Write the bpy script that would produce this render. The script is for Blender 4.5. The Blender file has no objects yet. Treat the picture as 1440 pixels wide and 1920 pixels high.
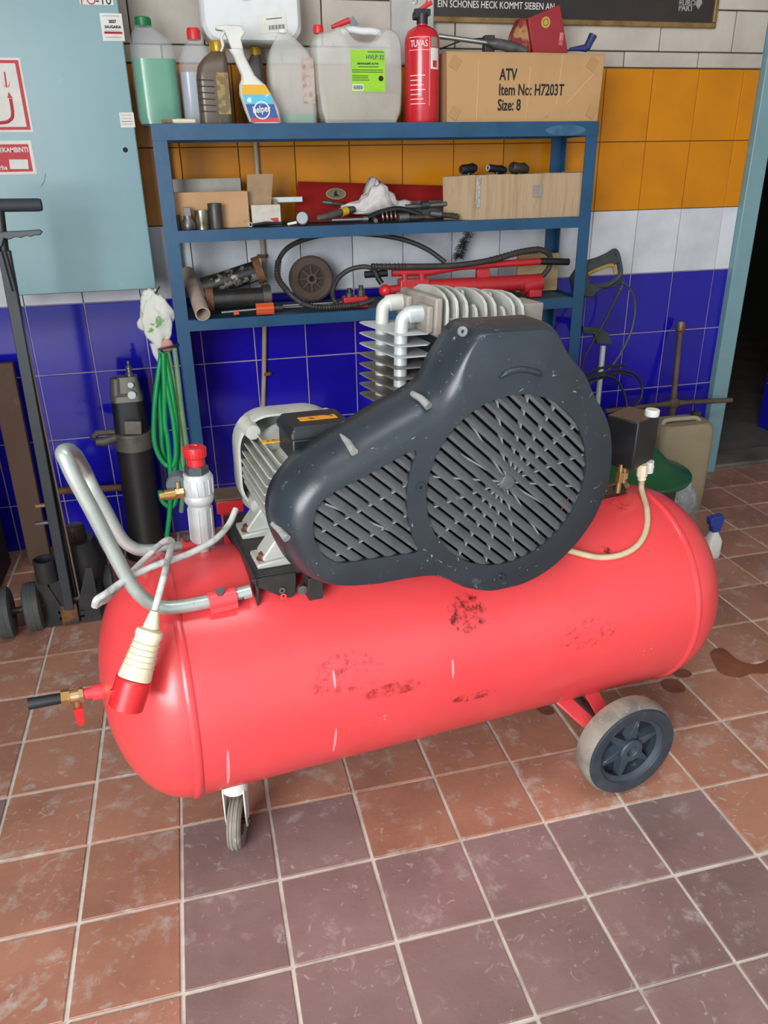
import bpy, bmesh, math, random
from math import sin, cos, pi, sqrt, atan2, radians
from mathutils import Vector, Matrix, Euler
random.seed(7)
S = bpy.context.scene
C = bpy.context.collection

# ------------------------------------------------------------------ camera
CAM = Vector((.35504, -1.38118, 1.36126))
CROT = Euler((1.148, .017, -.244), 'XYZ')
FPX = 1445.0
cd = bpy.data.cameras.new('camera')
cam = bpy.data.objects.new('camera', cd)
C.objects.link(cam)
cam.location = CAM
cam.rotation_euler = CROT
cd.sensor_fit = 'VERTICAL'
cd.sensor_height = 36.0
cd.lens = 36.0 * FPX / 1920.0
cd.clip_start = .02
S.camera = cam

# ------------------------------------------------------------------ light
w = bpy.data.worlds.new('world')
S.world = w
w.use_nodes = True
w.node_tree.nodes['Background'].inputs[0].default_value = (.78, .88, 1.0, 1)
w.node_tree.nodes['Background'].inputs[1].default_value = .85
def area(name, loc, target, sx, sy, power, col):
    l = bpy.data.lights.new(name, 'AREA')
    l.shape = 'RECTANGLE'; l.size = sx; l.size_y = sy; l.energy = power; l.color = col
    o = bpy.data.objects.new(name, l); C.objects.link(o)
    o.location = loc
    o.rotation_euler = (Vector(target) - Vector(loc)).to_track_quat('-Z', 'Y').to_euler()
    return o
area('daylight_from_gate', (-1.7, -3.3, 1.75), (.8, .5, .7), 2.4, 2.0, 185, (.94, .98, 1.0))
area('overhead_fill', (.9, -.6, 2.64), (.9, -.6, 0), 1.6, .5, 12, (.95, .98, 1.0))  # added overhead fill light, no fixture known in the room
S.view_settings.view_transform = 'Standard'
S.view_settings.look = 'None'
S.view_settings.exposure = 0.55
S.view_settings.gamma = 1.0
S.view_settings.use_curve_mapping = False

# ------------------------------------------------------------------ measuring helpers (photo frame 1440x1920)
CM = CROT.to_matrix()
def ray(x, y):
    return CM @ Vector(((x - 720) / FPX, (960 - y) / FPX, -1))
def WY(x, y, Y):
    d = ray(x, y); return CAM + d * ((Y - CAM.y) / d.y)
def WZ(x, y, Z):
    d = ray(x, y); return CAM + d * ((Z - CAM.z) / d.z)
def WX(x, y, X):
    d = ray(x, y); return CAM + d * ((X - CAM.x) / d.x)
# compressor frame: X along the tank, Y away from the viewer, Z up, origin on the tank axis at the left seam
TA = Vector((.242, .021, .401)); TR = .251; TL = 1.146; TB = .401
TM = Matrix.Rotation(.132, 3, 'Z') @ Matrix.Rotation(.03, 3, 'Y')
TI = TM.transposed()
def LN(x, y, n):
    o = TI @ (CAM - TA); d = TI @ ray(x, y); return o + d * ((n - o.y) / d.y)
def LZ(x, y, z):
    o = TI @ (CAM - TA); d = TI @ ray(x, y); return o + d * ((z - o.z) / d.z)
def LT(x, y, off=0):
    o = TI @ (CAM - TA); d = TI @ ray(x, y); R = TR + off
    a = d.y**2 + d.z**2; b = o.y*d.y + o.z*d.z; c = o.y**2 + o.z**2 - R*R
    return o + d * ((-b - sqrt(max(b*b - a*c, 0))) / a)

# ------------------------------------------------------------------ mesh builder
def spl(pts, n=8, closed=False):
    P = [Vector(p) for p in pts]; out = []; m = len(P)
    rng = range(m) if closed else range(m - 1)
    for i in rng:
        if closed: a, b, c, d = P[(i-1) % m], P[i], P[(i+1) % m], P[(i+2) % m]
        else: a, b, c, d = P[max(i-1, 0)], P[i], P[i+1], P[min(i+2, m-1)]
        for k in range(n):
            t = k / n
            out.append(.5 * ((2*b) + (c-a)*t + (2*a-5*b+4*c-d)*t*t + (3*b-a-3*c+d)*t**3))
    if not closed: out.append(P[-1])
    return out
def rrect(w, d, r, n=5):
    o = []
    r = min(r, w/2 - 1e-5, d/2 - 1e-5)
    for cx, cy, a0 in ((w/2-r, d/2-r, 0), (-w/2+r, d/2-r, pi/2), (-w/2+r, -d/2+r, pi), (w/2-r, -d/2+r, 1.5*pi)):
        for i in range(n + 1):
            a = a0 + pi/2 * i / n
            o.append((cx + r*cos(a), cy + r*sin(a)))
    return o
def circ(r, n=24, ry=None):
    return [(r*cos(2*pi*i/n), (ry or r)*sin(2*pi*i/n)) for i in range(n)]
class MB:
    def __init__(s): s.v = []; s.f = []
    def add(s, vs, fs):
        o = len(s.v); s.v += [Vector(v) for v in vs]; s.f += [[i + o for i in f] for f in fs]; return s
    def box(s, c, d, rot=None):
        c = Vector(c); vs = []
        for x in (-.5, .5):
            for y in (-.5, .5):
                for z in (-.5, .5):
                    p = Vector((x*d[0], y*d[1], z*d[2]))
                    if rot is not None: p = rot @ p
                    vs.append(c + p)
        return s.add(vs, [(0,1,3,2),(4,6,7,5),(0,4,5,1),(2,3,7,6),(0,2,6,4),(1,5,7,3)])
    def box2(s, a, b):
        a = Vector(a); b = Vector(b)
        return s.box((a+b)/2, [abs(q) for q in (b-a)])
    def loft(s, secs, cap0=True, cap1=True, loop=False):
        n = len(secs[0]); vs = [p for q in secs for p in q]; fs = []
        m = len(secs)
        for i in range(m if loop else m-1):
            for j in range(n):
                a = i*n + j; b = i*n + (j+1) % n; i2 = (i+1) % m
                fs.append((a, b, i2*n + (j+1) % n, i2*n + j))
        if not loop:
            if cap0: fs.append(tuple(range(n-1, -1, -1)))
            if cap1: fs.append(tuple(range((m-1)*n, m*n)))
        return s.add(vs, fs)
    def zloft(s, secs, c=(0,0,0), **k):     # secs: (outline2d, z, dx, dy)
        c = Vector(c); q = []
        for t in secs:
            o, z = t[0], t[1]; dx = t[2] if len(t) > 2 else 0; dy = t[3] if len(t) > 3 else 0
            q.append([c + Vector((x+dx, y+dy, z)) for x, y in o])
        return s.loft(q, **k)
    def tube(s, pts, r, n=10, closed=False, cap=True):
        P = [Vector(p) for p in pts]; m = len(P)
        rs = r if isinstance(r, (list, tuple)) else [r]*m
        T = []
        for i in range(m):
            a = P[(i-1) % m] if closed or i else P[i]; b = P[(i+1) % m] if closed or i < m-1 else P[i]
            t = (b - a); T.append(t.normalized() if t.length > 1e-9 else Vector((0,0,1)))
        u = T[0].orthogonal().normalized(); secs = []
        for i in range(m):
            u = (u - T[i]*u.dot(T[i]))
            u = u.normalized() if u.length > 1e-6 else T[i].orthogonal().normalized()
            v = T[i].cross(u)
            secs.append([P[i] + (u*cos(2*pi*k/n) + v*sin(2*pi*k/n))*rs[i] for k in range(n)])
        return s.loft(secs, cap, cap, loop=closed)
    def cyl(s, a, b, r0, r1=None, n=24):
        return s.tube([a, b], [r0, r0 if r1 is None else r1], n)
    def lathe(s, prof, o=(0,0,0), ax=(0,0,1), n=32):     # prof: (r, h) along ax; open profile, closed by caps when r>0
        o = Vector(o); ax = Vector(ax).normalized(); u = ax.orthogonal().normalized(); v = ax.cross(u)
        secs = [[o + ax*h + (u*cos(2*pi*k/n) + v*sin(2*pi*k/n))*max(r, 1e-5) for k in range(n)] for r, h in prof]
        return s.loft(secs)
    def ring(s, prof, o=(0,0,0), ax=(0,0,1), n=32):      # closed profile revolved
        o = Vector(o); ax = Vector(ax).normalized(); u = ax.orthogonal().normalized(); v = ax.cross(u)
        secs = [[o + ax*h + (u*cos(2*pi*k/n) + v*sin(2*pi*k/n))*r for r, h in prof] for k in range(n)]
        return s.loft(secs, loop=True)
    def prism(s, poly, fn, w0, w1):
        return s.loft([[Vector(fn(a, b, w0)) for a, b in poly], [Vector(fn(a, b, w1)) for a, b in poly]])
    def ell(s, c, r, n=16, m=10):
        c = Vector(c)
        return s.loft([[c + Vector((r[0]*sin(pi*i/m)*cos(2*pi*k/n), r[1]*sin(pi*i/m)*sin(2*pi*k/n), -r[2]*cos(pi*i/m))) for k in range(n)]
                       for i in [.02] + list(range(1, m)) + [m-.02]])
    def xf(s, mat):
        s.v = [mat @ v for v in s.v]; return s
    def mesh(s, name, mat, ang=35):
        me = bpy.data.meshes.new(name)
        me.from_pydata([tuple(v) for v in s.v], [], s.f)
        bm = bmesh.new(); bm.from_mesh(me); bmesh.ops.recalc_face_normals(bm, faces=bm.faces); bm.to_mesh(me); bm.free()
        me.polygons.foreach_set('use_smooth', [True]*len(me.polygons))
        me.set_sharp_from_angle(angle=radians(ang))
        if mat: me.materials.append(mat)
        return me
def mobj(name, me, parent=None, bevel=0, seg=2):
    o = bpy.data.objects.new(name, me); C.objects.link(o)
    if parent: o.parent = parent
    if bevel:
        b = o.modifiers.new('bevel', 'BEVEL'); b.width = bevel; b.segments = seg; b.limit_method = 'ANGLE'; b.angle_limit = radians(40)
    return o
def part(name, mb, mat, parent, bevel=0, label=None, ang=35, off=None):
    if off is None: off = parent.get('_off') if parent else None
    if off is not None:
        d = Vector(off); mb.v = [v + d for v in mb.v]
    o = mobj(name, mb.mesh(name, mat, ang), parent, bevel)
    if label: o['label'] = label
    if off is not None: o['_off'] = list(off)
    return o
def tag(o, label, cat, group=None):
    o['label'] = label; o['category'] = cat
    if group: o['group'] = group
    return o
def thing(name, label, cat, loc=(0,0,0), rz=0, group=None):
    o = bpy.data.objects.new(name, None); C.objects.link(o)
    o.location = loc; o.rotation_euler = (0, 0, rz); o.empty_display_size = .05
    return tag(o, label, cat, group)
def wthing(name, label, cat, loc, group=None):        # parts given in world coordinates
    o = thing(name, label, cat, loc, 0, group)
    o['_off'] = [-loc[0], -loc[1], -loc[2]]
    return o
def single(name, mb, mat, label, cat, loc=(0,0,0), group=None, bevel=0, rz=0, world=False, ang=35):
    if world: mb.v = [v - Vector(loc) for v in mb.v]
    o = mobj(name, mb.mesh(name, mat, ang), None, bevel)
    o.location = loc; o.rotation_euler = (0, 0, rz)
    return tag(o, label, cat, group)
def struct(name, mb, mat, parent=None, bevel=0):
    o = mobj(name, mb.mesh(name, mat), parent, bevel)
    if not parent: o['kind'] = 'structure'
    return o

# ------------------------------------------------------------------ materials
def lin(h):
    h = h.lstrip('#'); r = []
    for i in (0, 2, 4):
        v = int(h[i:i+2], 16) / 255
        r.append(v/12.92 if v <= .04045 else ((v+.055)/1.055)**2.4)
    return tuple(r) + (1,)
MATS = {}
def mk(name, col, rough=.5, metal=0, col2=None, scale=6, lo=.45, hi=.7, bump=0, bscale=None, col3=None, s3=30, lo3=.6, hi3=.7, trans=0, coat=0, rvar=0, alpha=1, emit=0, col4=None, s4=40, lo4=.6, hi4=.66, d4=1.5, spec=None, stretch=None, objrand=0, ior=None):
    if name in MATS: return MATS[name]
    m = bpy.data.materials.new(name); m.use_nodes = True
    nt = m.node_tree; N = nt.nodes; K = nt.links; b = N['Principled BSDF']
    b.inputs['Roughness'].default_value = rough; b.inputs['Metallic'].default_value = metal
    b.inputs['Transmission Weight'].default_value = trans; b.inputs['Coat Weight'].default_value = coat
    if alpha < 1: b.inputs['Alpha'].default_value = alpha
    if spec is not None: b.inputs['Specular IOR Level'].default_value = spec
    if ior: b.inputs['IOR'].default_value = ior
    c = lin(col); out = None
    tc = N.new('ShaderNodeTexCoord'); vec = tc.outputs['Object']
    if stretch:
        mp = N.new('ShaderNodeMapping'); mp.inputs['Scale'].default_value = stretch; K.new(vec, mp.inputs['Vector']); vec = mp.outputs[0]
    if objrand:
        oi = N.new('ShaderNodeObjectInfo'); ad = N.new('ShaderNodeVectorMath'); ad.operation = 'ADD'
        sc = N.new('ShaderNodeVectorMath'); sc.operation = 'SCALE'; sc.inputs[3].default_value = 17
        cb = N.new('ShaderNodeCombineXYZ')
        for k in range(3): K.new(oi.outputs['Random'], cb.inputs[k])
        K.new(cb.outputs[0], sc.inputs[0]); K.new(vec, ad.inputs[0]); K.new(sc.outputs[0], ad.inputs[1]); vec = ad.outputs[0]
    def noise(sc, det=6, rg=.6):
        n = N.new('ShaderNodeTexNoise'); n.inputs['Scale'].default_value = sc; n.inputs['Detail'].default_value = det; n.inputs['Roughness'].default_value = rg
        K.new(vec, n.inputs['Vector']); return n.outputs['Fac']
    def ramp(f, a, d):
        r = N.new('ShaderNodeMapRange'); r.inputs[1].default_value = a; r.inputs[2].default_value = d
        K.new(f, r.inputs[0]); return r.outputs[0]
    def mix(f, A, B):
        x = N.new('ShaderNodeMix'); x.data_type = 'RGBA'
        K.new(f, x.inputs[0])
        for i, q in ((6, A), (7, B)):
            if isinstance(q, tuple): x.inputs[i].default_value = q
            else: K.new(q, x.inputs[i])
        return x.outputs[2]
    cur = c
    if col2: cur = mix(ramp(noise(scale), lo, hi), cur, lin(col2))
    if col3: cur = mix(ramp(noise(s3, 8, .7), lo3, hi3), cur, lin(col3))
    if col4:
        n4 = N.new('ShaderNodeTexNoise'); n4.inputs['Scale'].default_value = s4; n4.inputs['Detail'].default_value = 5; n4.inputs['Distortion'].default_value = d4
        K.new(vec, n4.inputs['Vector']); cur = mix(ramp(n4.outputs['Fac'], lo4, hi4), cur, lin(col4))
    if objrand:
        hs = N.new('ShaderNodeHueSaturation'); mr = N.new('ShaderNodeMapRange'); mr.inputs[3].default_value = 1-objrand; mr.inputs[4].default_value = 1+objrand
        K.new(oi.outputs['Random'], mr.inputs[0]); K.new(mr.outputs[0], hs.inputs['Value'])
        if isinstance(cur, tuple): hs.inputs['Color'].default_value = cur
        else: K.new(cur, hs.inputs['Color'])
        cur = hs.outputs[0]
    if isinstance(cur, tuple): b.inputs['Base Color'].default_value = cur
    else: K.new(cur, b.inputs['Base Color'])
    if rvar:
        r = N.new('ShaderNodeMapRange'); r.inputs[1].default_value = .3; r.inputs[2].default_value = .7
        r.inputs[3].default_value = max(rough-rvar, .02); r.inputs[4].default_value = min(rough+rvar, 1)
        K.new(noise(scale*1.7), r.inputs[0]); K.new(r.outputs[0], b.inputs['Roughness'])
    if bump:
        bp = N.new('ShaderNodeBump'); bp.inputs['Strength'].default_value = bump; bp.inputs['Distance'].default_value = .004
        K.new(noise(bscale or scale*4), bp.inputs['Height']); K.new(bp.outputs[0], b.inputs['Normal'])
    if emit:
        b.inputs['Emission Color'].default_value = c; b.inputs['Emission Strength'].default_value = emit
    MATS[name] = m; return m

_txt = {}
def text_mesh(txt, size, mat, align='LEFT', depth=.0006, bold=0.0):
    cu = bpy.data.curves.new('t', 'FONT'); cu.body = txt; cu.size = size; cu.extrude = depth; cu.align_x = align; cu.offset = bold
    cu.resolution_u = 3
    o = bpy.data.objects.new('t', cu); C.objects.link(o)
    dg = bpy.context.evaluated_depsgraph_get()
    me = bpy.data.meshes.new_from_object(o.evaluated_get(dg))
    bpy.data.objects.remove(o); bpy.data.curves.remove(cu)
    me.materials.clear(); me.materials.append(mat); me.name = 'lettering'
    return me
def lettering(txt, size, mat, parent, loc, rot=(pi/2, 0, 0), align='LEFT', sx=1, bold=0, name='lettering'):
    o = mobj(name, text_mesh(txt, size, mat, align, bold=bold), parent)
    o.location = loc; o.rotation_euler = rot; o.scale = (sx, 1, 1)
    return o

# ================================================================== the setting
WALLY = 1.60; TW = .1964; TH = .248; X0 = .3814; ZT = 1.676
m_grout_f = mk('floor_grout', '#d2cabe', .9, col2='#b0a79b', scale=14, bump=.3)
m_terra = mk('terracotta', '#a5755f', .5, col2='#8f6452', scale=4, col3='#b3a79d', s3=13, lo3=.54, hi3=.72, bump=.25, bscale=30, rvar=.12, objrand=.12, col4='#a6968a', s4=24, lo4=.62, hi4=.70, d4=2.5)
m_plum = mk('plum_tile', '#876e6b', .5, col2='#765f5b', scale=4, col3='#a89d9a', s3=13, lo3=.56, hi3=.74, bump=.25, bscale=30, rvar=.12, objrand=.09, col4='#9c908d', s4=22, lo4=.63, hi4=.71, d4=2.5)
m_orange = mk('orange_tile', '#c67c12', .25, spec=.2, col2='#b37118', scale=3, col3='#5e3a10', s3=9, lo3=.71, hi3=.78, rvar=.05, objrand=.05)
m_white = mk('white_tile', '#ced0d5', .22, spec=.3, col2='#b1b2b8', scale=3, col3='#7b7268', s3=8, lo3=.72, hi3=.82, objrand=.04)
m_blue = mk('blue_tile', '#1916a2', .10, col2='#14118c', scale=3, objrand=.10, bump=.05, bscale=5)
m_grout_w = mk('wall_grout', '#a493ab', .9, col2='#8a7b92', scale=10)
m_paint = mk('white_block', '#bfb6aa', .7, col2='#a0958a', scale=3, lo=.4, hi=.75, col3='#6f6253', s3=7, lo3=.66, hi3=.8, bump=.3, bscale=25, objrand=.03)
m_mortar = mk('mortar', '#776c62', .9, col2='#5d544c', scale=12)
m_teal = mk('teal_paint', '#7599a0', .4, col2='#6b8f96', scale=3, col3='#8fb3b4', s3=14, lo3=.6, hi3=.8, bump=.06, bscale=12)
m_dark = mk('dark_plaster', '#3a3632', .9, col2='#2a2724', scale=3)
m_conc = mk('concrete', '#6c645c', .85, col2='#4f4943', scale=4)
m_ceil = mk('ceiling_paint', '#b9b3aa', .9, col2='#a8a299', scale=2)

# floor: slab with its grout showing between separate tiles
mb = MB().box2((-2.6, -3.8, -.12), (4.2, WALLY + .02, -.004))
floor = struct('floor', mb, m_grout_f)
ft = MB(); q = [( .0957*a, .0957*b) for a, b in ((-1,-1),(1,-1),(1,1),(-1,1))]
ft.zloft([(q, -.01), (q, -.0012), ([(x*.985, y*.985) for x, y in q], 0)])
tm = {'t': ft.mesh('tile', m_terra, 20), 'p': ft.mesh('tile', m_plum, 20)}
plum = {(1,1),(1,2),(1,3),(1,4),(1,5),(1,6),(0,1),(0,2),(2,-1),(2,1),(2,2),(2,3),(2,4),(2,5),(2,6),(3,-1),(3,1),(3,2),(3,3),(3,4),(3,5),(3,6),(3,7),(2,7),(-1,-2),(0,-3),(1,-3),(4,2),(4,3),(4,4),(4,5)}
rest = MB()
for r in range(-9, 7):
    for c in range(-8, 18):
        x = .2*c + .1; y = -.2*r - .1
        if y > WALLY - .08: continue
        d = CM.transposed() @ (Vector((x, y, 0)) - CAM)
        vis = d.z < -.2 and abs(d.x / d.z) < .62 and abs(d.y / d.z) < .76
        if not vis:
            rest.zloft([(q, -.01), (q, 0)], (x, y, 0)); continue
        o = mobj('tile', tm['p' if (r, c) in plum else 't'], floor)
        o.location = (x + random.uniform(-.001, .001), y + random.uniform(-.001, .001), random.uniform(-.0012, .0005))
        o.rotation_euler = (random.uniform(-.004, .004), random.uniform(-.004, .004), random.uniform(-.004, .004))
o = part('tile', rest, m_terra, floor); o['kind'] = 'stuff'

# back wall
XR = X0 + TW*11.36
mb = MB().box2((-2.6, WALLY + .007, -.1), (XR, WALLY + .2, 2.75))
mb.box2((XR, WALLY + .007, 2.25), (4.2, WALLY + .2, 2.75)); mb.box2((3.42, WALLY + .007, -.1), (4.2, WALLY + .2, 2.25))
wall = struct('wall_back', mb, mk('grout_brown', '#5b4632', .9, col2='#47372a', scale=10))
struct('grout', MB().box2((-2.6, WALLY + .004, 0), (XR, WALLY + .0071, ZT - TH*3)), m_grout_w, wall)
def tile_mesh(wd, ht, mat):
    g = .0024 if mat is m_blue else .0014; a = wd/2 - g; b = ht/2 - g; k = .0012
    t = MB()
    t.loft([[(-a,.008,-b),(a,.008,-b),(a,.008,b),(-a,.008,b)], [(-a,k,-b),(a,k,-b),(a,k,b),(-a,k,b)], [(-a+k,0,-b+k),(a-k,0,-b+k),(a-k,0,b-k),(-a+k,0,b-k)]])
    return t.mesh('tile', mat, 20)
wm = {}
for j in range(7):
    mt = m_orange if j < 2 else m_white if j == 2 else m_blue
    for k in range(-6, 12):
        wd = TW if k < 11 else TW*.36; ht = TH; z = ZT - TH*(j + .5)
        if j == 6: ht = ZT - TH*6; z = ht/2
        key = (mt.name, round(wd, 3), round(ht, 3))
        if key not in wm: wm[key] = tile_mesh(wd, ht, mt)
        o = mobj('tile', wm[key], wall)
        o.location = (X0 + TW*k + wd/2 , WALLY + random.uniform(-.0008, .0008), z)
        o.rotation_euler = (random.uniform(-.004, .004), 0, random.uniform(-.004, .004))
# painted blocks above the tiles
xs = [-1.4, -1.0, -.6, -.2, .13, .36, .75, 1.13, 1.22, 1.62, 2.02, 2.33, XR]
for i, (za, zb) in enumerate(((ZT + .003, ZT + .052), (ZT + .056, 1.865), (1.869, 2.10), (2.104, 2.34), (2.344, 2.6))):
    pts = xs if i % 2 == 0 else [xs[0]] + [v + .14 for v in xs[1:-1]] + [xs[-1]]
    for a, b in zip(pts[:-1], pts[1:]):
        if b - a < .03: continue
        dz = random.uniform(-.002, .002)
        mbb = MB().box2((a + .002, WALLY - .004 + dz, za), (b - .002, WALLY + .007, zb))
        o = mobj('block', mbb.mesh('block', m_paint), wall, .003)
mb = MB().box2((1.125, WALLY - .03, ZT), (1.275, WALLY + .007, 2.6))
struct('trim_1', mb, mk('pilaster_paint', '#b5b4b0', .6, col2='#9d9a94', scale=5, bump=.2, bscale=20), None, .006)['label'] = 'grey white painted pilaster behind the fire extinguisher'
# door frame and the dark room behind it
mb = MB().box2((XR, WALLY - .03, 0), (XR + .078, WALLY + .2, 2.25)); mb.box2((XR, WALLY - .03, 2.17), (3.42, WALLY + .2, 2.25)); mb.box2((3.34, WALLY - .03, 0), (3.42, WALLY + .2, 2.17))
struct('trim_2', mb, m_teal, None, .004)['label'] = 'pale teal steel door frame at the dark doorway'
mb = MB().box2((XR + .078, WALLY + .0, 0), (3.34, WALLY + .17, .022))
struct('trim_3', mb, m_conc, None, .006)['label'] = 'worn concrete threshold of the dark doorway'
mb = MB().box2((2.0, WALLY + .2, -.1), (5.2, 5.0, 0)); struct('floor_corridor', mb, m_conc)
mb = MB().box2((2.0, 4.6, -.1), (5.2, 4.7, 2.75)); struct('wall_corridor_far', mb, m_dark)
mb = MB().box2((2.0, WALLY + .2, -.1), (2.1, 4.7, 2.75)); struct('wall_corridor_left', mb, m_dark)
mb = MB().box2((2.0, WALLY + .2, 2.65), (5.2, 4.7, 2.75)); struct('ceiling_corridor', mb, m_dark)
mb = MB().box2((3.347, WALLY + .2, -.1), (3.5, 2.107, 2.75)); wc = struct('wall_corridor_right', mb, m_grout_w)
t = MB().box((0,0,0), (.007, .148, .243)).mesh('tile', m_blue)
for j in range(6):
    for k in range(2):
        o = mobj('tile', t, wc); o.location = (3.3435, 1.878 + .153*k, .125 + .248*j)
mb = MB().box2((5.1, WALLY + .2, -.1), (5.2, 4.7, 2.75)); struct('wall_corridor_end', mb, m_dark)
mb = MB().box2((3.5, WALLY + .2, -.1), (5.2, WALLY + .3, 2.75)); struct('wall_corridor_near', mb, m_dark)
# ceiling and side walls of the garage, its gate is open behind the viewer
mb = MB().box2((-2.6, -3.8, 2.7), (4.2, WALLY + .2, 2.8)); struct('ceiling', mb, m_ceil)
mb = MB().box2((-2.7, -3.8, -.1), (-2.6, -1.0, 2.75)).box2((-2.6, -1.1, -.1), (-1.05, -1.0, 2.75)).box2((-1.15, -1.0, -.1), (-1.05, WALLY + .2, 2.75)); struct('wall_left_shade_jog', mb, m_conc)  # unseen; brought inward past the gate to cut fill light on the left corner
mb = MB().box2((4.2, -3.8, -.1), (4.3, WALLY + .2, 2.75)); struct('wall_right', mb, m_ceil)

# ================================================================== the compressor
m_black = mk('black_plastic', '#17191c', .45, col2='#22262a', scale=12)
m_guard = mk('guard_plastic', '#2b3239', .36, col2='#252b31', scale=7, col3='#5d666d', s3=24, lo3=.62, hi3=.8, col4='#7b8389', s4=30, lo4=.68, hi4=.71, d4=3, bump=.08, bscale=60, rvar=.08)
m_slat = mk('slat_plastic', '#505355', .6, col2='#44474a', scale=20, col3='#78796f', s3=45, lo3=.62, hi3=.75)
m_rib = mk('rib_plastic', '#787c7d', .7)
m_alu = mk('cast_alu', '#b9bab3', .55, .2, col2='#a2a199', scale=10, col3='#6a5c50', s3=18, lo3=.62, hi3=.78, bump=.1, bscale=60)
m_aluw = mk('cast_alu_dusty', '#938c84', .7, .2, col2='#75695e', scale=14, col3='#b5b0a8', s3=20, lo3=.6, hi3=.75)
m_bright = mk('bright_alu', '#c2c6c6', .45, .3, col2='#adb2b2', scale=12, bump=.05)
m_galv = mk('galvanised', '#b0b7b2', .36, .45, col2='#939c98', scale=9, col3='#6d5f52', s3=22, lo3=.66, hi3=.76, rvar=.1)
m_steel = mk('steel', '#8c8f90', .35, .85, col2='#6e6f70', scale=14)
m_dsteel = mk('dark_steel', '#3d3c3a', .5, .6, col2='#57483b', scale=12)
m_brass = mk('brass', '#b08d5a', .35, .8, col2='#cdb18c', scale=30)
m_rust = mk('rust', '#7a5238', .8, .2, col2='#54392b', scale=20)
m_redp = mk('red_plastic', '#c8262b', .35, col2='#bb2026', scale=10)
m_rubber = mk('rubber', '#5a5853', .85, col2='#8c867a', scale=9, lo=.35, hi=.6, col3='#aaa498', s3=24, lo3=.58, hi3=.72, bump=.3, bscale=60)
m_rimp = mk('rim_plastic', '#333c46', .5, col2='#414b55', scale=14, col3='#97a0a4', s3=20, lo3=.64, hi3=.74)
m_cream = mk('cream_plastic', '#d9d0b4', .5, col2='#cfc3a2', scale=14, col3='#8f8264', s3=30, lo3=.66, hi3=.78)
m_wcable = mk('white_cable', '#b9bab6', .55, col2='#7d7f7e', scale=25, lo=.5, hi=.65)
m_bcable = mk('beige_cable', '#c9b795', .5, col2='#b8a47f', scale=20)
m_wplas = mk('white_plastic', '#d6d6cf', .45, col2='#c4c3bb', scale=12)

# red tank paint with stains of its own (oily smears on the side, scuffs)
def tank_mat():
    m = mk('tank_paint', '#df474a', .27, col2='#d83f43', scale=3, bump=.05, bscale=120)
    nt = m.node_tree; N = nt.nodes; K = nt.links; b = N['Principled BSDF']
    base = b.inputs['Base Color'].links[0].from_socket
    tc = N.new('ShaderNodeTexCoord')
    def spot(cx, cy, cz, rx, ry, rz, sc, lo, hi, col, base):
        mp = N.new('ShaderNodeMapping'); mp.vector_type = 'POINT'
        mp.inputs['Location'].default_value = (-cx/rx, -cy/ry, -(cz+TB)/rz); mp.inputs['Scale'].default_value = (1/rx, 1/ry, 1/rz)
        K.new(tc.outputs['Object'], mp.inputs[0])
        ln = N.new('ShaderNodeVectorMath'); ln.operation = 'LENGTH'; K.new(mp.outputs[0], ln.inputs[0])
        fall = N.new('ShaderNodeMapRange'); fall.inputs[1].default_value = 1; fall.inputs[2].default_value = .45; K.new(ln.outputs['Value'], fall.inputs[0])
        ns = N.new('ShaderNodeTexNoise'); ns.inputs['Scale'].default_value = sc; ns.inputs['Detail'].default_value = 9; ns.inputs['Roughness'].default_value = .75
        K.new(tc.outputs['Object'], ns.inputs['Vector'])
        mul = N.new('ShaderNodeMath'); mul.operation = 'MULTIPLY'; K.new(fall.outputs[0], mul.inputs[0]); K.new(ns.outputs['Fac'], mul.inputs[1])
        r = N.new('ShaderNodeMapRange'); r.inputs[1].default_value = lo; r.inputs[2].default_value = hi; K.new(mul.outputs[0], r.inputs[0])
        x = N.new('ShaderNodeMix'); x.data_type = 'RGBA'; K.new(r.outputs[0], x.inputs[0]); K.new(base, x.inputs[6]); x.inputs[7].default_value = lin(col)
        return x.outputs[2]
    def at(px, py): return LT(px, py)
    for px, py, rx, rz, sc, lo, hi, col in ((650,1265,.15,.085,60,.49,.66,'#852723'),(740,1292,.13,.028,40,.43,.6,'#8f2a26'),(875,1150,.085,.07,65,.46,.60,'#611b18'),
            (890,1305,.11,.022,45,.44,.6,'#852320'),(1135,1035,.035,.02,70,.48,.6,'#5a201c'),(1100,1190,.16,.07,70,.51,.66,'#8f2b27'),(700,1352,.08,.025,110,.60,.66,'#eec4be'),(1215,1225,.10,.05,130,.62,.66,'#efc3bd'),(1150,935,.05,.06,50,.52,.64,'#8a2522'),(560,1180,.2,.06,80,.62,.7,'#a53430')):
        p = at(px, py); base = spot(p.x, p.y, p.z, rx, .12, rz, sc, lo, hi, col, base)
    # thin pale drips and scratches
    for px0, py0, px1, py1, wd in ((427,1385,424,1475,.004),(848,1235,850,1272,.003),(627,1255,626,1290,.003),(630,1360,624,1412,.003)):
        a = at(px0, py0); c = at(px1, py1); mid = (a+c)/2
        base = spot(mid.x, mid.y, mid.z, wd, .05, abs(a.z-c.z)/2+.004, 40, .12, .2, '#ec8f97', base)
    K.new(base, b.inputs['Base Color'])
    return m
m_tank = tank_mat()
m_red = mk('red_paint', '#d8444a', .4, col2='#ce3a40', scale=6)

comp = thing('air_compressor', 'large red wheeled air compressor with black belt guard standing mid-floor', 'compressor')
comp.matrix_world = Matrix.Translation(TA - TM @ Vector((0, 0, TB))) @ TM.to_4x4()
comp['_off'] = [0, 0, TB]

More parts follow.
